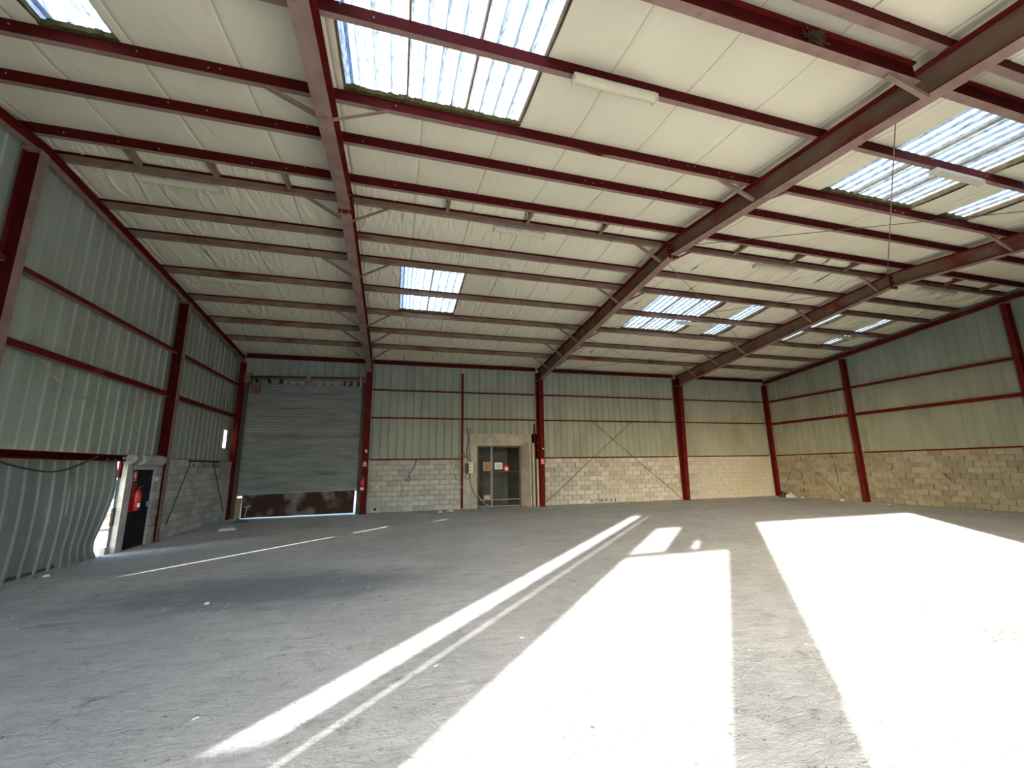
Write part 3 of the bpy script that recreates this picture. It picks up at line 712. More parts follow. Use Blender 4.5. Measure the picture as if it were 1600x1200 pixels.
# ---- front wall: openings where the sun comes in
wf=struct(MB().box((-5.30,YF-0.12,0),(-5.12,YF,roofz(YF)+0.1),CLAD).build('wall_front'))
def fpiece(x0,x1,z0,z1): MB().box((x0,YF-0.08,z0),(x1,YF-0.02,z1),CLAD).build('wall_panel',wf)
ZT=roofz(YF)+0.12
fpiece(-5.0,-4.2,0,ZT); fpiece(-4.2,-1.95,3.59,3.68); fpiece(-3.42,-2.86,3.68,4.72); fpiece(-2.66,-1.95,3.68,4.72); fpiece(-2.86,-2.66,3.98,4.72); fpiece(-4.2,-1.95,4.72,ZT)
fpiece(-1.95,-1.16,0,1.77); fpiece(-1.95,-1.05,1.77,ZT); fpiece(-1.05,4.98,4.72,ZT); fpiece(4.98,XR+0.1,0,ZT)
fpiece(-5.6,-5.0,5.75,ZT); fpiece(-5.85,-5.28,0,2.05)
# ---- bottom-left: bent door sheets, with daylight gap, post, side door
t=thing('sliding_door','bent and bulging grey corrugated door leaf under the left lintel','door',(XL,8.8,0))
def bend(u,z,tt):
    k=min(1,1-z/1.92); e=max(0,(u-9.4)/1.3)
    du=-0.30*e*math.sin(min(1,k*1.25)*math.pi*0.5) + (0.10*e if k>0.93 else 0)
    dd=-0.10*math.sin(math.pi*min(1,k*1.2))*(0.4+e) - 0.06*e*k + 0.02*math.sin(u*3+z*2)
    du-=(0.03*max(0,z/0.3-0.6) if u<9.6 and z<0.9 else 0.02 if u<9.6 else 0)
    return du,dd
sheets('left',t,9.575,10.80,-0.01,1.90,m=CLADB,name='door_sheet',disp=bend,nz=12,inner=True,width=0.9,pitch=0.26,dep=0.03)
sheets('left',t,6.90,9.57,-0.01,1.90,m=CLADB,name='door_sheet',disp=lambda u,z,tt:(-0.12*max(0,min(1,(0.75-z)/0.15)) if u<6.93 else 0,-0.05*math.sin(math.pi*(1-z/1.92))*min(1,(u-6.9)*2)),nz=12,inner=True,width=0.9,pitch=0.26,dep=0.03)
sheets('left',t,4.4,6.81,-0.01,1.90,m=CLADB,name='door_sheet',nz=2,inner=True,width=0.9,pitch=0.26,dep=0.03)
m=MB(); m.bar((XL-0.04,4.5,0.05),(XL-0.04,10.55,0.05),0.05,0.08,DSTEEL); m.build('bottom_rail',t)
t=thing('lintel_beam','dusty red lintel channel over the bent corrugated door','beam',(XL+0.08,8,1.9))
m=MB(); m.extr((XL+0.08,4.4,1.98),(XL+0.08,10.95,1.98),cprof(0.13,0.14,-1),RED,[DUST,RED,RED,RED,RED,REDD,RED,RED,RED,RED,RED,DUST]); m.build('channel',t)
MB().box((XL+0.0,10.95,1.93),(XL+0.16,11.35,1.985),WSTEEL).build('end_piece',t)
t=thing('door_post','pale grey steel post between the daylight gap and dark side door','post',(XL,11.25,0))
MB().box((XL+0.05,10.92,0),(XL+0.14,11.16,1.93),WSTEEL).build('post',t)
MB().box((XL+0.0,10.86,1.52),(XL+0.045,11.14,1.92),REDD).build('bracket_plate',t)
t=thing('side_leaf','narrow grey corrugated strip beside the daylight gap with black latch','panel',(XL,11.0,0))
sheets('left',t,10.88,11.16,0.12,1.52,m=CLADB,name='corrugated_strip',width=0.3,pitch=0.14,d0=-0.01,inner=True)
MB().box((XL-0.0,10.86,0.55),(XL+0.045,10.99,0.90),BLACK).build('latch_box',t)
MB().box((XL-0.04,10.78,0),(XL+0.045,11.16,0.13),CONC).build('footing_lump',t)
# outside pilaster, added and unseen, that keeps sun out of the door gap
t=thing('sun_blocker','added unseen sun blocker outside the bent corrugated door','light blocker',(XL-0.7,9.9,0))
MB().box((XL-1.15,9.8,-0.02),(XL-0.32,10.0,2.4),CONC).build('blocker_body',t)
MB().box((XL-1.2,9.76,2.4),(XL-0.28,10.04,2.46),CONC).build('blocker_cap',t)
# side door
d=struct(MB().box((XL+0.06,11.17,0.0),(XL+0.11,12.0,1.68),DOORM).build('door_1'))
MB().box((XL+0.05,11.17,1.68),(XL+0.15,12.0,1.77),WSTEEL).build('door_head',d)
MB().box((XL+0.11,11.90,0.85),(XL+0.14,11.94,0.97),STEEL).build('door_handle',d)
MB().box((XL-0.02,11.17,1.77),(XL+0.12,12.0,HB),CONC).build('wall_infill',wl)
t=thing('roller_box','grey rolled shutter drum above the dark side door','roller box',(XL+0.20,11.55,1.89))
m=MB(); m.lathe((0,0,0),[(0.10,0),(0.12,0.02),(0.12,0.88),(0.09,0.9)],WSTEEL,8); o=m.build('drum',t,loc=(0.0,-0.35,0.0)); o.rotation_euler=(-math.pi/2,0,0)
m=MB(); m.lathe((0,0,0),[(0.07,0),(0.12,0.05),(0.12,0.30),(0.09,0.36)],STEEL,10); o=m.build('motor_housing',t,loc=(0.0,-0.74,0.03)); o.rotation_euler=(-math.pi/2,0,0.12)
# dark mark band and painted words on the blockwork
def text(s,size,m,kind,u,z,d=-0.022,name='lettering',label=None,cat='lettering',parent=None,ext=0.002,w=None):
    cu=bpy.data.curves.new('t','FONT'); cu.body=s; cu.size=size; cu.extrude=ext; cu.resolution_u=2
    to=bpy.data.objects.new('t',cu); COL.objects.link(to); dg=bpy.context.evaluated_depsgraph_get(); dg.update()
    me=bpy.data.meshes.new_from_object(to.evaluated_get(dg)); bpy.data.objects.remove(to); me.materials.clear(); me.materials.append(m)
    X=[v.co.x for v in me.vertices]; x0,x1=min(X),max(X)
    sc=(w/(x1-x0)) if w else 1
    for v in me.vertices: v.co.x=(v.co.x-x0)*sc
    me.name=name; o=bpy.data.objects.new(name,me); COL.objects.link(o)
    rz={'back':0,'left':math.pi/2,'right':-math.pi/2}[kind]
    o.rotation_euler=(math.pi/2,0,rz); o.location=place(kind,u,d,z)
    if parent: o.parent=parent; o.matrix_parent_inverse=Matrix.Translation(parent.location).inverted()
    elif label: tag(o,label,cat)
    return o
text('LA CELL VILL',0.17,PAINTD,'left',13.65,1.74,d=-0.163,name='painted_words',parent=wl,w=2.2)
MB().box((XL+0.13,13.6,1.895),(XL+0.163,15.8,1.935),HOLE).build('dark_gap',wl)
text('1 971J',0.16,PAINTD,'back',8.33,0.06,name='painted_number',parent=wb,w=1.2)

# light holes: missing corner of cladding beside the far left column

# ------------------------------------------------------------------ roller shutter
t=thing('roller_shutter','large grey slatted roller shutter in the left bay of the back wall','shutter',((SHX0+SHX1)/2,YB,0))
zb0,zb1=0.78,0.86; nsl=40; ztop_=4.80
for k in range(nsl):
    f0=k/nsl; f1=(k+1)/nsl
    zl0=zb0+(ztop_-zb0)*f0; zl1=zb0+(ztop_-zb0)*f1
    sk0=(zb1-zb0)*(1-f0); sk1=(zb1-zb0)*(1-f1)
    m=MB(); x0,x1=SHX0+0.06,SHX1-0.05; y=YB-0.06; j=random.uniform(-0.004,0.004)
    pr=[(0,0),( -0.016,0.25),(-0.022,0.5),(-0.016,0.78),(0.0,0.92),(0.006,1.0)]
    vs=[];
    for x,s0,s1 in((x0,0,0),((x0+x1)/2,sk0/2,sk1/2),(x1,sk0,sk1)):
        for dy,f in pr: vs.append((x,y+dy+j,zl0+s0+(zl1+s1-zl0-s0)*f))
    n=len(pr); fs=[(c*n+i,(c+1)*n+i,(c+1)*n+i+1,c*n+i+1) for c in range(2) for i in range(n-1)]
    m.add(vs,fs,SLAT); m.build('slat',t)
MB().extr((SHX0+0.06,YB-0.07,zb0-0.01),(SHX1-0.05,YB-0.07,zb1-0.01),[(-0.03,-0.02),(0.03,-0.02),(0.03,0.03),(-0.03,0.03)],STEEL).build('bottom_bar',t)
MB().box((SHX0,YB+0.03,0.9),(SHX1,YB+0.05,4.9),DARKC).build('light_stop_panel',t)  # added unseen dark panel that stops daylight between the slats
for x in (SHX0+0.02,SHX1-0.02): MB().box((x-0.06,YB-0.14,0),(x+0.06,YB-0.02,4.95),DSTEEL).build('guide_rail',t)
MB().cyl((SHX0+0.05,YB-0.22,4.93),(SHX1-0.02,YB-0.22,5.03),0.05,WEB,12).build('shaft',t,True)
MB().cyl((SHX0+0.05,YB-0.20,5.02),(SHX1-0.02,YB-0.20,5.12),0.03,DSTEEL,8).build('upper_tube',t,True)
for x in (-4.95,-4.55,-4.15,-1.95,-1.7,-1.45): MB().box((x-0.03,YB-0.29,4.80),(x+0.04,YB-0.13,4.97),BLACK).build('strap_bracket',t)
MB().box((-3.30,YB-0.29,4.86),(-3.14,YB-0.15,5.08),WEB).build('shaft_bearing',t)
MB().box((SHX0-0.02,YB-0.30,4.78),(SHX0+0.16,YB-0.05,5.15),WEB).build('end_bracket',t)
MB().box((SHX1-0.16,YB-0.30,4.70),(SHX1-0.12,YB-0.10,5.18),STEEL).build('end_bracket',t)
MB().box((-5.15,YB-0.30,4.42),(-4.82,YB-0.12,4.72),WEB).build('gear_motor',t)
# brown plate leaning below the shutter
m=MB(); m.add([(-5.02,YB-0.20,0.03),(-1.38,YB-0.16,0.05),(-1.36,YB-0.10,0.86),(-5.05,YB-0.13,0.79),(-5.02,YB-0.17,0.03),(-1.38,YB-0.13,0.05),(-1.36,YB-0.07,0.86),(-5.05,YB-0.10,0.79)],[(0,1,2,3),(7,6,5,4),(0,4,5,1),(1,5,6,2),(2,6,7,3),(3,7,4,0)],PLATE)
o=m.build('steel_plate'); tag(o,'rusty dark brown plate blocking the gap below the grey shutter','plate')
o=MB().box((-5.27,YB-0.13,0.0),(-5.06,YB-0.09,0.70),OSB).build('board'); tag(o,'short stained board left of the brown plate under the shutter','board')
# small holes letting daylight in above the shutter are omitted from solids: build tiny clear gaps
# support stand with T head
t=thing('prop_stand','thin pale T-headed prop standing before the rusty brown plate','stand',(-4.72,YB-0.75,0))
MB().cyl((-4.74,YB-0.75,0.05),(-4.70,YB-0.72,0.42),0.016,WSTEEL,8).build('stem',t)
MB().bar((-4.80,YB-0.72,0.43),(-4.60,YB-0.72,0.45),0.03,0.03,WSTEEL).build('crossbar',t)
def crumple(c,r,h,m,name,label,cat='litter',n=12,seed=0,parent=None):
    r_=random.Random(seed); bm=bmesh.new(); bmesh.ops.create_icosphere(bm,subdivisions=2,radius=1)
    for v in bm.verts:
        k=1+r_.uniform(-0.35,0.35); v.co=Vector((v.co.x*r*k,v.co.y*r*0.7*k,max(-0.02,v.co.z)*h*k))
    me=bpy.data.meshes.new(name); bm.to_mesh(me); bm.free(); me.materials.append(m)
    o=bpy.data.objects.new(name,me); COL.objects.link(o); o.location=c; 
    if label: tag(o,label,cat)
    if parent: o.parent=parent
    return o
crumple((-4.66,15.75,0.005),0.22,0.10,BLUEC,'rag','dark blue rag heaped at the foot of the pale prop',seed=3,cat='rag')
crumple((-4.42,13.9,0.003),0.20,0.06,PAPER,'paper_scrap','crumpled white paper on the floor before the shutter',seed=4,cat='paper')
crumple((-4.68,13.8,0.003),0.07,0.04,DIRT,'dirt_lump','small dark lump left of the crumpled white paper',seed=5)

# ------------------------------------------------------------------ fire extinguishers
def extinguisher(name,label,loc,rz,h=0.46,r=0.075,cab=False,band=True,sc=1.0):
    t=thing(name,label,'extinguisher',loc); t.rotation_euler=(0,0,rz)
    def p(nm,mb,sm=True):
        o=mb.build(nm,None,sm); o.parent=t; return o
    p('cylinder',MB().lathe((0,0,0),[(r*0.85,0),(r,0.02),(r,h*0.78),(r*0.9,h*0.88),(r*0.5,h*0.96),(r*0.3,h)],FEXT,18))
    p('valve',MB().cyl((0,0,h),(0,0,h+0.05),0.02,BLACK,8),False)
    m=MB(); m.bar((0,0.0,h+0.05),(0,-0.09,h+0.075),0.025,0.012,BLACK); m.bar((0,0.0,h+0.03),(0,-0.08,h+0.025),0.025,0.01,BLACK); p('handle',m,False)
    p('hose',MB().tube([(0.02,0,h+0.03),(r+0.03,0,h+0.06),(r+0.06,0,h-0.05),(r+0.03,-0.01,h*0.5),(r+0.015,-0.02,h*0.25)],0.011,BLACK))
    if band:
        n=8
        for a,b,mm in ((0.08,0.17,WHITE),(h*0.45,h*0.72,SIGNR)):
            m=MB(); vs=[];fs=[]
            for k in range(n+1):
                an=-math.pi/2-0.9+1.8*k/n
                vs+=[((r+0.002)*math.cos(an),(r+0.002)*math.sin(an),a),((r+0.002)*math.cos(an),(r+0.002)*math.sin(an),b)]
            for k in range(n): fs.append((2*k,2*k+2,2*k+3,2*k+1))
            m.add(vs,fs,mm); p('white_band' if mm is WHITE else 'instruction_label',m)
    p('wall_bracket',MB().box((-0.02,r-0.01,h*0.7),(0.02,r+0.05,h*0.8),STEEL),False)
    return t
extinguisher('fire_extinguisher','red extinguisher with white band on the column right of the shutter',(FR[0]-0.05,YB-0.60,0.80),0,h=0.58,r=0.085)
t=extinguisher('fire_extinguisher','red extinguisher hung in front of the dark side door at left',(XL+0.24,11.24,0.80),math.pi/2,h=0.46,r=0.065)
o=MB().box((XL+0.125,11.20,0.78),(XL+0.17,11.31,1.40),FEXT).build('extinguisher_cover'); tag(o,'dull red cover hanging behind the extinguisher at the dark side door','cover')
extinguisher('fire_extinguisher','slim red extinguisher hanging on the concrete jamb right of the metal gate',(5.40,YB+0.12,0.62),-0.4,h=0.52,r=0.06,band=False)
def firesign(kind,u,d,z,w_,h_,label,rz=0,pos=None,rot=0):
    t=thing('extinguisher_sign',label,'sign',pos,'extinguisher signs'); t.rotation_euler=(0,0,rot)
    def p(nm,mb): o=mb.build(nm); o.parent=t
    p('plate',MB().box((-w_/2,0,0),(w_/2,0.004,h_),SIGNR))
    m=MB(); m.box((-w_*0.42,-0.003,-0.0),(w_*0.42,-0.0005,h_*0.12),WHITE)
    m.box((-w_*0.05,-0.003,h_*0.25),(w_*0.20,-0.0005,h_*0.72),WHITE); m.box((-w_*0.02,-0.003,h_*0.72),(w_*0.12,-0.0005,h_*0.85),WHITE)
    m.box((-w_*0.3,-0.003,h_*0.35),(-w_*0.22,-0.0005,h_*0.82),WHITE); m.box((-w_*0.3,-0.003,h_*0.78),(w_*0.05,-0.0005,h_*0.84),WHITE)
    p('pictogram',m)
firesign('back',0,0,0,0.16,0.22,'red extinguisher sign on the column right of the shutter',pos=(FR[0]-0.0,YB-0.48,1.72))
firesign('back',0,0,0,0.16,0.22,'red extinguisher sign on the column right of the metal gate',pos=(FR[1]+0.0,YB-0.50,1.72))
firesign('left',0,0,0,0.16,0.22,'red extinguisher sign on the dark side door at left',pos=(XL+0.125,11.27,1.43),rot=math.pi/2)
for x,z,l in ((FR[0]+0.02,2.22,'small white switch box on the column right of the shutter'),(FR[1]+0.05,2.32,'small white switch box on the column right of the metal gate')):
    t=thing('switch_box',l,'switch',(x,YB-0.50,z)); 
    o=MB().box((-0.035,0,0),(0.035,0.05,0.12),WHITE).build('housing'); o.parent=t
    o=MB().cyl((0,-0.012,0.06),(0,0,0.06),0.015,BLACK,8).build('button'); o.parent=t
o=MB().box((XL+0.16,12.05,1.42),(XL+0.19,12.13,1.50),WHITE).build('junction_box'); tag(o,'tiny white junction box between the dark side door and column','box')

# ------------------------------------------------------------------ recess with metal gate
rec=struct(MB().box((DX0+0.3,YB-0.02,2.55),(DX1-0.05,YB+0.35,3.0),CONC).build('trim_1'))
MB().box((DX0+0.30,YB-0.03,0),(DX0+0.58,YB+0.35,2.55),CONC).build('left_jamb',rec)
MB().add([(5.20,YB+0.35,0),(5.50,YB-0.25,0),(5.56,YB-0.25,0),(5.56,YB+0.35,0),(5.20,YB+0.35,2.62),(5.50,YB-0.25,2.62),(5.56,YB-0.25,2.62),(5.56,YB+0.35,2.62)],[(0,3,2,1),(4,5,6,7),(0,1,5,4),(1,2,6,5),(2,3,7,6),(3,0,4,7)],CONC).build('right_jamb',rec)
MB().box((DX0-0.02,YB+0.02,0),(DX0+0.30,YB+0.10,3.0),WSTEEL).build('infill_sheet',rec)
MB().box((3.30,YB-0.06,2.50),(5.25,YB+0.35,2.60),CONC).build('lintel',rec)
# dark room behind the gate
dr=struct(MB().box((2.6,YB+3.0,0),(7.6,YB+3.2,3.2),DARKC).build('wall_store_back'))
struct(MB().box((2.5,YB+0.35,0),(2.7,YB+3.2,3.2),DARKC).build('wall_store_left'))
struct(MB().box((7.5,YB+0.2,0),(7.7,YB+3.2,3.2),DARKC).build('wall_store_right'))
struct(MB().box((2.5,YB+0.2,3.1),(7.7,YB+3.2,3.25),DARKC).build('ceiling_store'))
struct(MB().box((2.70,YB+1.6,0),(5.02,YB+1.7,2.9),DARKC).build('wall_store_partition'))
t=thing('metal_gate','rusty framed metal gate with two leaves in the concrete surround','gate',(4.2,YB+0.02,0))
G=DSTEEL; gx0,gx1,gs=3.34,5.12,3.90; gy=YB+0.02
for a,nm in ((gx0,'frame_post'),(gx1,'frame_post')): MB().box((a-0.03,gy-0.03,0),(a+0.03,gy+0.03,2.52),G).build(nm,t)
MB().box((gx0,gy-0.03,2.46),(gx1,gy+0.03,2.52),WOOD).build('head_rail',t)
MB().box((gs-0.035,gy-0.035,0.02),(gs-0.01,gy+0.02,2.46),PIPE).build('leaf_post',t)
MB().box((gs+0.012,gy-0.035,0.02),(gs+0.042,gy+0.02,2.46),WSTEEL).build('leaf_post',t)
for a,b in ((gx0+0.03,gs-0.035),(gs+0.042,gx1-0.03)):
    for zz,h in ((1.40,0.04),(0.30,0.03),(2.40,0.03),(0.04,0.03)): MB().box((a,gy-0.02,zz),(b,gy+0.015,zz+h),PIPE if zz<1 else G).build('crossbar',t)
def card(name,label,x0,x1,z0,z1,m,y,ink=None,cat='sign'):
    t=thing(name,label,cat,((x0+x1)/2,y,z0)); 
    o=MB().box((-(x1-x0)/2,0,0),((x1-x0)/2,0.006,z1-z0),m).build('board'); o.parent=t
    if ink:
        mm=MB(); n=5
        for k in range(n):
            zz=(z1-z0)*(0.15+0.7*k/n); ww=(x1-x0)*random.uniform(0.25,0.4); mm.box((-ww,-0.002,zz),(ww,-0.0005,zz+(z1-z0)*0.06),ink)
        o=mm.build('print'); o.parent=t
card('notice_board','brown weathered notice on the narrow left leaf of the metal gate',3.54,3.86,1.47,1.84,BROWNS,gy-0.05,WOOD)
card('paper_notice','white paper notice on the wide leaf of the metal gate',4.03,4.36,1.53,1.80,PAPER,gy-0.05,INK)
card('small_board','small brown board low on the narrow left leaf of the metal gate',3.56,3.87,0.33,0.52,BROWNS,gy-0.05,WHITE)
t=thing('prohibition_sign','round red and white sign on the wide leaf of the metal gate','sign',(4.53,gy-0.05,1.56))
o=MB().cyl((0,0,0),(0,0.006,0),0.12,SIGNR,20).build('disc'); o.parent=t
o=MB().cyl((0,-0.003,-0.02),(0,0,-0.02),0.065,WHITE,14).build('pictogram'); o.parent=t
# leaning timber boards / posts right of gate, red thin posts
o=MB().box((DX0-0.09,YB-0.10,0),(DX0-0.01,YB+0.02,5.5),RED).build('door_post'); tag(o,'slim red steel post left of the metal gate recess','post')
o=MB().box((5.60,YB-0.28,0),(5.70,YB-0.22,2.60),CONC).build('plank'); tag(o,'tall grey plank standing right of the concrete gate jamb','board')
o=MB().box((5.715,YB-0.26,0),(5.76,YB-0.18,3.4),RED).build('door_post'); tag(o,'thin red post between two grey planks right of the gate','post')
o=MB().box((5.775,YB-0.30,0),(5.855,YB-0.26,1.92),WSTEEL).build('plank'); tag(o,'short pale plank leaning against the column right of the gate','board')
# electrics left of gate
t=thing('switchgear','grey electrical switch boxes mounted left of the gate','electrical box',(2.95,YB-0.05,1.4))
MB().box((2.80,YB-0.10,1.38),(2.92,YB+0.02,1.78),DSTEEL).build('backing_box',t)
bb=MB().box((2.95,YB-0.14,1.40),(3.10,YB-0.03,1.82),WHITE).build('breaker_box',t)
for zz in (1.48,1.60,1.72): MB().box((2.99,YB-0.15,zz),(3.06,YB-0.14,zz+0.05),STEEL).build('breaker',bb)
MB().box((2.74,YB-0.16,2.0),(2.86,YB-0.06,2.2),OSB).build('isolator',t)
cable('cable',[(2.86,YB-0.12,3.2),(2.90,YB-0.14,2.7),(2.84,YB-0.15,2.3),(2.9,YB-0.13,1.9)],0.02,CABLE,'thick black cable bundle dropping behind the slim red gate post')
cable('cable',[(2.98,YB-0.15,3.2),(2.94,YB-0.16,2.5),(3.0,YB-0.15,1.85)],0.014,CABLE,'black cable dropping into the white breaker box')
cable('cable',[(2.96,YB-0.10,1.39),(3.0,YB-0.12,1.0),(3.12,YB-0.14,0.65),(3.26,YB-0.16,0.42)],0.012,CABLE,'black cable hanging from breaker box to the gate foot')
cable('cable',[(2.88,YB-0.10,1.38),(2.78,YB-0.14,1.22),(2.9,YB-0.13,1.16),(2.96,YB-0.1,1.3)],0.012,CABLE,'black cable loop under the electrical boxes')
cable('conduit',[(2.78,YB-0.14,2.12),(2.55,YB-0.14,2.10),(2.50,YB-0.13,2.0),(2.50,YB-0.12,1.7),(2.62,YB-0.13,1.0)],0.012,PIPE,'grey bent conduit crossing the slim red gate post')
cable('cable',[(2.2,YB-0.05,1.86),(2.35,YB-0.07,1.4),(2.6,YB-0.15,0.95),(2.85,YB-0.2,0.6),(2.95,YB-0.25,0.2),(3.0,YB-0.3,0.06)],0.010,PIPE,'pale cable sagging from the block wall to the floor left of the gate')
cable('conduit',[(2.62,YB-0.3,0.03),(2.95,YB-0.25,0.25),(3.3,YB-0.4,0.1),(3.55,YB-0.5,0.02)],0.014,WSTEEL,'bent pale tube lying at the foot of the gate')
cable('conduit',[(3.28,YB-0.14,0.52),(3.45,YB-0.3,0.30),(3.70,YB-0.45,0.05)],0.016,WSTEEL,'straight pale tube leaning from gate jamb to floor',sm=False)
cable('cable',[(0.86,YB-0.03,1.94),(0.78,YB-0.05,1.7),(0.62,YB-0.05,1.42),(0.55,YB-0.05,1.24),(0.46,YB-0.05,1.18),(0.56,YB-0.06,1.14),(0.66,YB-0.05,1.2),(0.60,YB-0.05,1.28)],0.014,CABLE,'dark cable with loop hanging on the block wall left of the gate')
cable('cable',[(0.30,YB-0.03,1.15),(0.34,YB-0.04,0.8),(0.30,YB-0.04,0.55),(0.2,YB-0.04,0.4)],0.006,CABLE,'thin faint wire hanging low on the back block wall')
o=MB().cyl((-0.62,YB-0.035,0.13),(-0.62,YB-0.018,0.13),0.05,HOLE,14).build('pipe_hole'); o.parent=wb
crumple((-0.60,YB-0.03,0.93),0.075,0.11,WHITE,'plaster_patch',None,seed=9,parent=wb)

# cables on left wall
cable('cable',[(XL+0.10,8.2,3.42),(XL+0.14,8.8,3.05),(XL+0.15,9.6,2.95),(XL+0.15,10.6,3.05),(XL+0.12,11.6,3.5)],0.010,PIPE,'thin cable sagging below the lower rail on the left gable wall')
cable('cable',[(XL+0.17,7.2,1.95),(XL+0.2,8.1,1.72),(XL+0.22,8.9,1.66),(XL+0.2,9.8,1.93)],0.016,CABLE,'dark cable sagging below the dusty red lintel')
cable('cable',[(XL+0.18,11.0,1.98),(XL+0.2,11.02,1.6),(XL+0.2,11.10,1.4),(XL+0.18,11.2,1.45)],0.008,CABLE,'thin wire hanging down the pale grey door post')
# ------------------------------------------------------------------ bracing rods
def rod(a,b,label,r=0.012,m=DSTEEL): return cable('brace_rod',[a,b],r,m,label,'rod',False)
rod((FR[1]+0.14,YB-0.16,0.08),(10.5,YB-0.16,3.58),'dark bracing rod rising rightwards across the back wall')
rod((FR[2]-0.14,YB-0.125,0.06),(8.5,YB-0.125,3.58),'dark bracing rod rising leftwards across the back wall')
rod((XL+0.20,12.75,0.35),(XL+0.20,13.65,1.9),'dark rod leaning right on blockwork beside the left gable column',0.012,CABLE)
rod((XL+0.20,16.45,0.3),(XL+0.20,15.15,1.9),'dark rod leaning left on blockwork beside the back left corner',0.012,CABLE)
rod((XR-0.06,16.85,0.05),(XR-0.06,15.65,1.9),'rod rising from the right back corner over cracked blocks',0.010,DSTEEL)
rod((XR-0.06,13.8,0.1),(XR-0.06,15.55,1.9),'rod falling towards the right gable column over cracked blocks',0.010,DSTEEL)
zz=lambda y: roofz(y)-0.32
rod((FR[1]+0.02,3.0,zz(3.0)-0.1),(FR[2]-0.05,7.5,zz(7.5)),'near roof rod from the front beam up to the rightmost rafter apex',0.008,DUST)
rod((FR[1]+0.1,7.1,zz(7.1)-0.1),(FR[2]-0.02,3.2,zz(3.2)),'near roof rod from the middle rafter apex falling right',0.007,DSTEEL)
rod((FR[1]+0.1,7.75,zz(7.75)-0.2),(FR[2]-0.1,12.4,zz(12.4)),'far roof rod from middle rafter apex towards the back wall',0.008,DUST)
rod((FR[2]-0.1,8.0,zz(8.0)),(FR[1]+0.1,12.2,zz(12.2)),'far roof rod from rightmost rafter apex falling left',0.007,DSTEEL)
rod((FR[1]+0.1,12.6,zz(12.6)),(FR[2]-0.1,16.6,zz(16.6)),'last roof rod reaching the top of the rightmost column',0.007,DUST)
rod((FR[2]-0.1,12.7,zz(12.7)),(FR[1]+0.1,16.6,zz(16.6)),'last roof rod falling left towards the back eaves',0.007,DSTEEL)

# ------------------------------------------------------------------ fluorescent lamps
def lamp(x0,x1,y,zt_,label,r=0.06):
    L_=x1-x0; t=thing('strip_lamp',label,'lamp',((x0+x1)/2,y,zt_),'strip lamps')
    def p(nm,mb,sm=False): o=mb.build(nm,None,sm); o.parent=t
    p('housing',MB().box((-L_/2+0.01,-0.05,-0.035),(L_/2-0.01,0.05,0),WSTEEL))
    pr=[(r*math.cos(a),-0.03-0.075*abs(math.sin(a))) for a in [math.pi*k/10 for k in range(11)]]
    m=MB(); m.extr((-L_/2,0,0),(L_/2,0,0),pr,FIX); p('diffuser',m)
    for x in (-L_/2,L_/2): p('end_cap',MB().box((x-0.012,-0.063,-0.105),(x+0.012,0.063,-0.02),FIX))
    for x in (-L_/4,L_/4): p('hanger',MB().box((x-0.015,-0.02,0),(x+0.015,0.02,0.03),DSTEEL))
zb=lambda y: roofz(y)-PH_-0.035
lamp(1.94,3.08,3.87,zb(3.92),'nearest yellowed strip lamp, under the purlin right of the big skylight')
lamp(8.35,9.50,3.90,zb(3.92),'strip lamp under the purlin crossing the widest skylight')
lamp(-4.33,-3.15,7.76,zb(7.7),'strip lamp under the ridge in the far left bay')
lamp(1.86,2.98,7.76,zb(7.7),'strip lamp under the ridge between leftmost and middle rafters')
lamp(8.67,9.93,7.76,zb(7.7),'strip lamp under the ridge between middle and rightmost rafters')
lamp(14.67,16.2,7.76,zb(7.7),'strip lamp under the ridge in the far right bay')
lamp(-4.67,-3.30,11.10,zb(11.12),'thin strip lamp farther back in the far left bay')
lamp(8.9,10.2,11.15,zb(11.15),'strip lamp amid the two rows of the wide far skylight')
lamp(15.2,16.6,11.15,zb(11.15),'strip lamp farther back in the far right bay')
lamp(16.0,17.3,15.3,zb(15.3),'farthest strip lamp close to the right back corner')

# ------------------------------------------------------------------ floor litter
rub=[(1.40,16.30,0.10,0.05,DIRT,'grey dirt heap at the foot of the back wall, leftmost of the rubble'),(1.73,16.15,0.09,0.07,RUBBLE,'white rubble lump in the middle of the bits before the back wall'),(2.12,16.42,0.11,0.08,RUBBLE,'largest white rubble lump nearest the slim red gate post'),(1.05,16.6,0.12,0.03,DIRT,'flat dirt crumb pile under the looped cable')]
for k,(x,y,r,h,m,l) in enumerate(rub): crumple((x,y,0.002),r,h,m,'rubble',l,'rubble',seed=20+k)
crumple((18.15,16.0,0.0),0.22,0.20,PBLUE,'plastic_bag','crumpled pale blue plastic bag at the foot of the cracked right wall',seed=30,cat='bag')
crumple((18.0,16.3,0.0),0.16,0.26,BLACK,'black_rag','black rag beside the pale blue bag in the right corner',seed=31,cat='rag')
crumple((18.25,15.5,0.0),0.08,0.05,WHITE,'rubble','white crumb right of the pale blue bag',seed=32,cat='rubble')
crumple((18.28,13.75,0.0),0.08,0.06,WHITE,'rubble','white crumb at the foot of the wall left of the gable column',seed=33,cat='rubble')
crumple((17.95,11.8,0.0),0.06,0.04,WHITE,'rubble','pale crumb on the floor right of the cracked wall column',seed=34,cat='rubble')
crumple((-2.16,6.40,0.0),0.035,0.02,WHITE,'paper_scrap','tiny white scrap alone on the dark stained floor',seed=35,cat='paper')
crumple((-5.3,8.9,0.0),0.05,0.03,WHITE,'paper_scrap','small white scrap at the foot of the bent door',seed=36,cat='paper')
m=MB(); r_=random.Random(5)
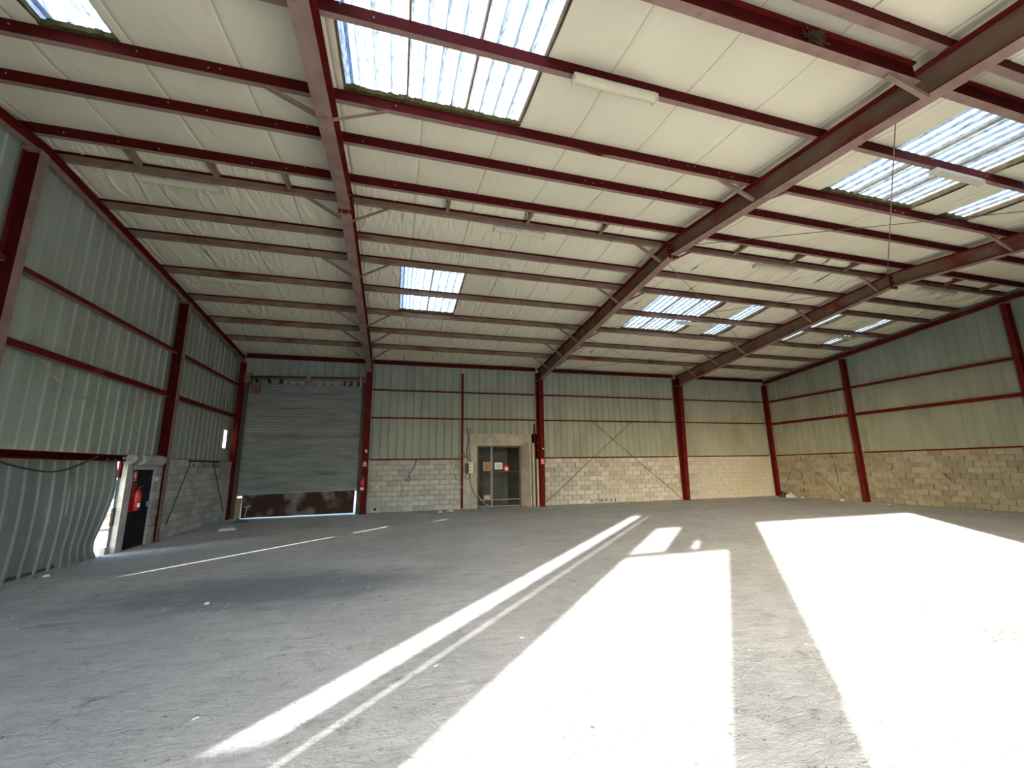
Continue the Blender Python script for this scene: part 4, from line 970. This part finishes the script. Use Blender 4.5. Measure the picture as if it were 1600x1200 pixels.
def crumb(m,x,y,s,mt):
    a=r_.uniform(0,3.1); c_,s_=math.cos(a),math.sin(a); l=s*r_.uniform(1,2.2); b=s*r_.uniform(.5,1); h=s*r_.uniform(.3,.7)
    pts=[(-l,-b),(l*.8,-b*.7),(l,b*.8),(-l*.6,b)]
    vs=[(x+p*c_-q*s_,y+p*s_+q*c_,0) for p,q in pts]+[(x+(p*c_-q*s_)*.6,y+(p*s_+q*c_)*.6,h) for p,q in pts]
    m.add(vs,[(4,5,6,7),(0,1,5,4),(1,2,6,5),(2,3,7,6),(3,0,4,7)],mt)
for _ in range(1500):
    x=r_.uniform(XL+.1,XR-.2); y=r_.uniform(1.5,YB-.2); s=r_.choice([0.004,0.006,0.009,0.013]) ; crumb(m,x,y,s,r_.choice([DIRT,DIRT,RUBBLE]))
for _ in range(500): crumb(m,r_.uniform(1,4),r_.uniform(1.8,3.2),r_.choice([0.004,0.007]),DIRT)
for _ in range(700):   # along the walls
    k=r_.random()
    if k<.5: x=XR-.05-abs(r_.gauss(0,.12)); y=r_.uniform(7,YB-.3)
    elif k<.8: x=r_.uniform(-1,XR); y=YB-.06-abs(r_.gauss(0,.12))
    else: x=XL+.06+abs(r_.gauss(0,.1)); y=r_.uniform(7,16)
    if 3.2<x<5.4 and y>YB-0.3: continue
    crumb(m,x,y,r_.choice([0.008,0.014,0.022]),r_.choice([DIRT,DIRT,MORT]))
o=m.build('floor_grit'); tag(o,'scattered crumbs and grit over the concrete floor','grit',kind='stuff')
for cx,cy,l in ((5.5,3.5,'nearer wisp of straw on the sunlit floor'),(5.35,2.8,'wisp of straw on the sunlit floor at the right edge')):
    m=MB()
    for _ in range(26):
        a=r_.gauss(-0.6,.35); x=cx+r_.gauss(0,.10); y=cy+r_.gauss(0,.05); h=r_.uniform(.004,.02); m.bar((x,y,h),(x+.12*math.cos(a),y+.12*math.sin(a),h+.004),.006,.004,OSB)
    o=m.build('straw'); tag(o,l,'straw',kind='stuff')

# ------------------------------------------------------------------ outside, seen through the gap at left
t=thing('parked_car','white car with red and white chevron band seen through the gap','car',(-7.6,14.6,0))
def p(nm,mb,sm=False): o=mb.build(nm,None,sm); o.parent=t
p('body',MB().extr((-0.85,0,0),(0.85,0,0),[(0,0.25),(0.05,0.62),(0,0.85),(-0.12,0.9),(-4.1,0.85),(-4.2,0.5),(-4.2,0.25)],VANW))
p('cabin',MB().extr((-0.75,0,0),(0.75,0,0),[(-0.1,0.88),(-0.45,1.42),(-2.2,1.45),(-3.0,0.88)],VANG))
p('roof',MB().extr((-0.72,0,0),(0.72,0,0),[(-0.45,1.42),(-0.5,1.48),(-2.1,1.50),(-2.2,1.45)],VANW))
for sx in (-0.84,0.70): p('tail_lamp',MB().box((sx,-0.07,0.62),(sx+0.14,0.02,0.8),FEXT))
m=MB(); m.box((-0.85,-0.09,0.30),(0.85,-0.04,0.52),WHITE)
for k in range(5):
    x=-0.85+k*0.34; m.add([(x,-0.094,0.30),(x+0.12,-0.094,0.30),(x+0.30,-0.094,0.52),(x+0.18,-0.094,0.52)],[(0,1,2,3)],SIGNR)
p('chevron_board',m)
for sx in (-0.78,0.78):
    for yy in (0.8,3.4): p('wheel',MB().cyl((sx-0.09,yy,0.3),(sx+0.09,yy,0.3),0.3,BLACK,18))
t.rotation_euler=(0,0,0.25)
o=MB().box((-22,36,-0.02),(-6,38,4.5),VANW).build('far_building'); tag(o,'pale low building far behind the car outside','building')
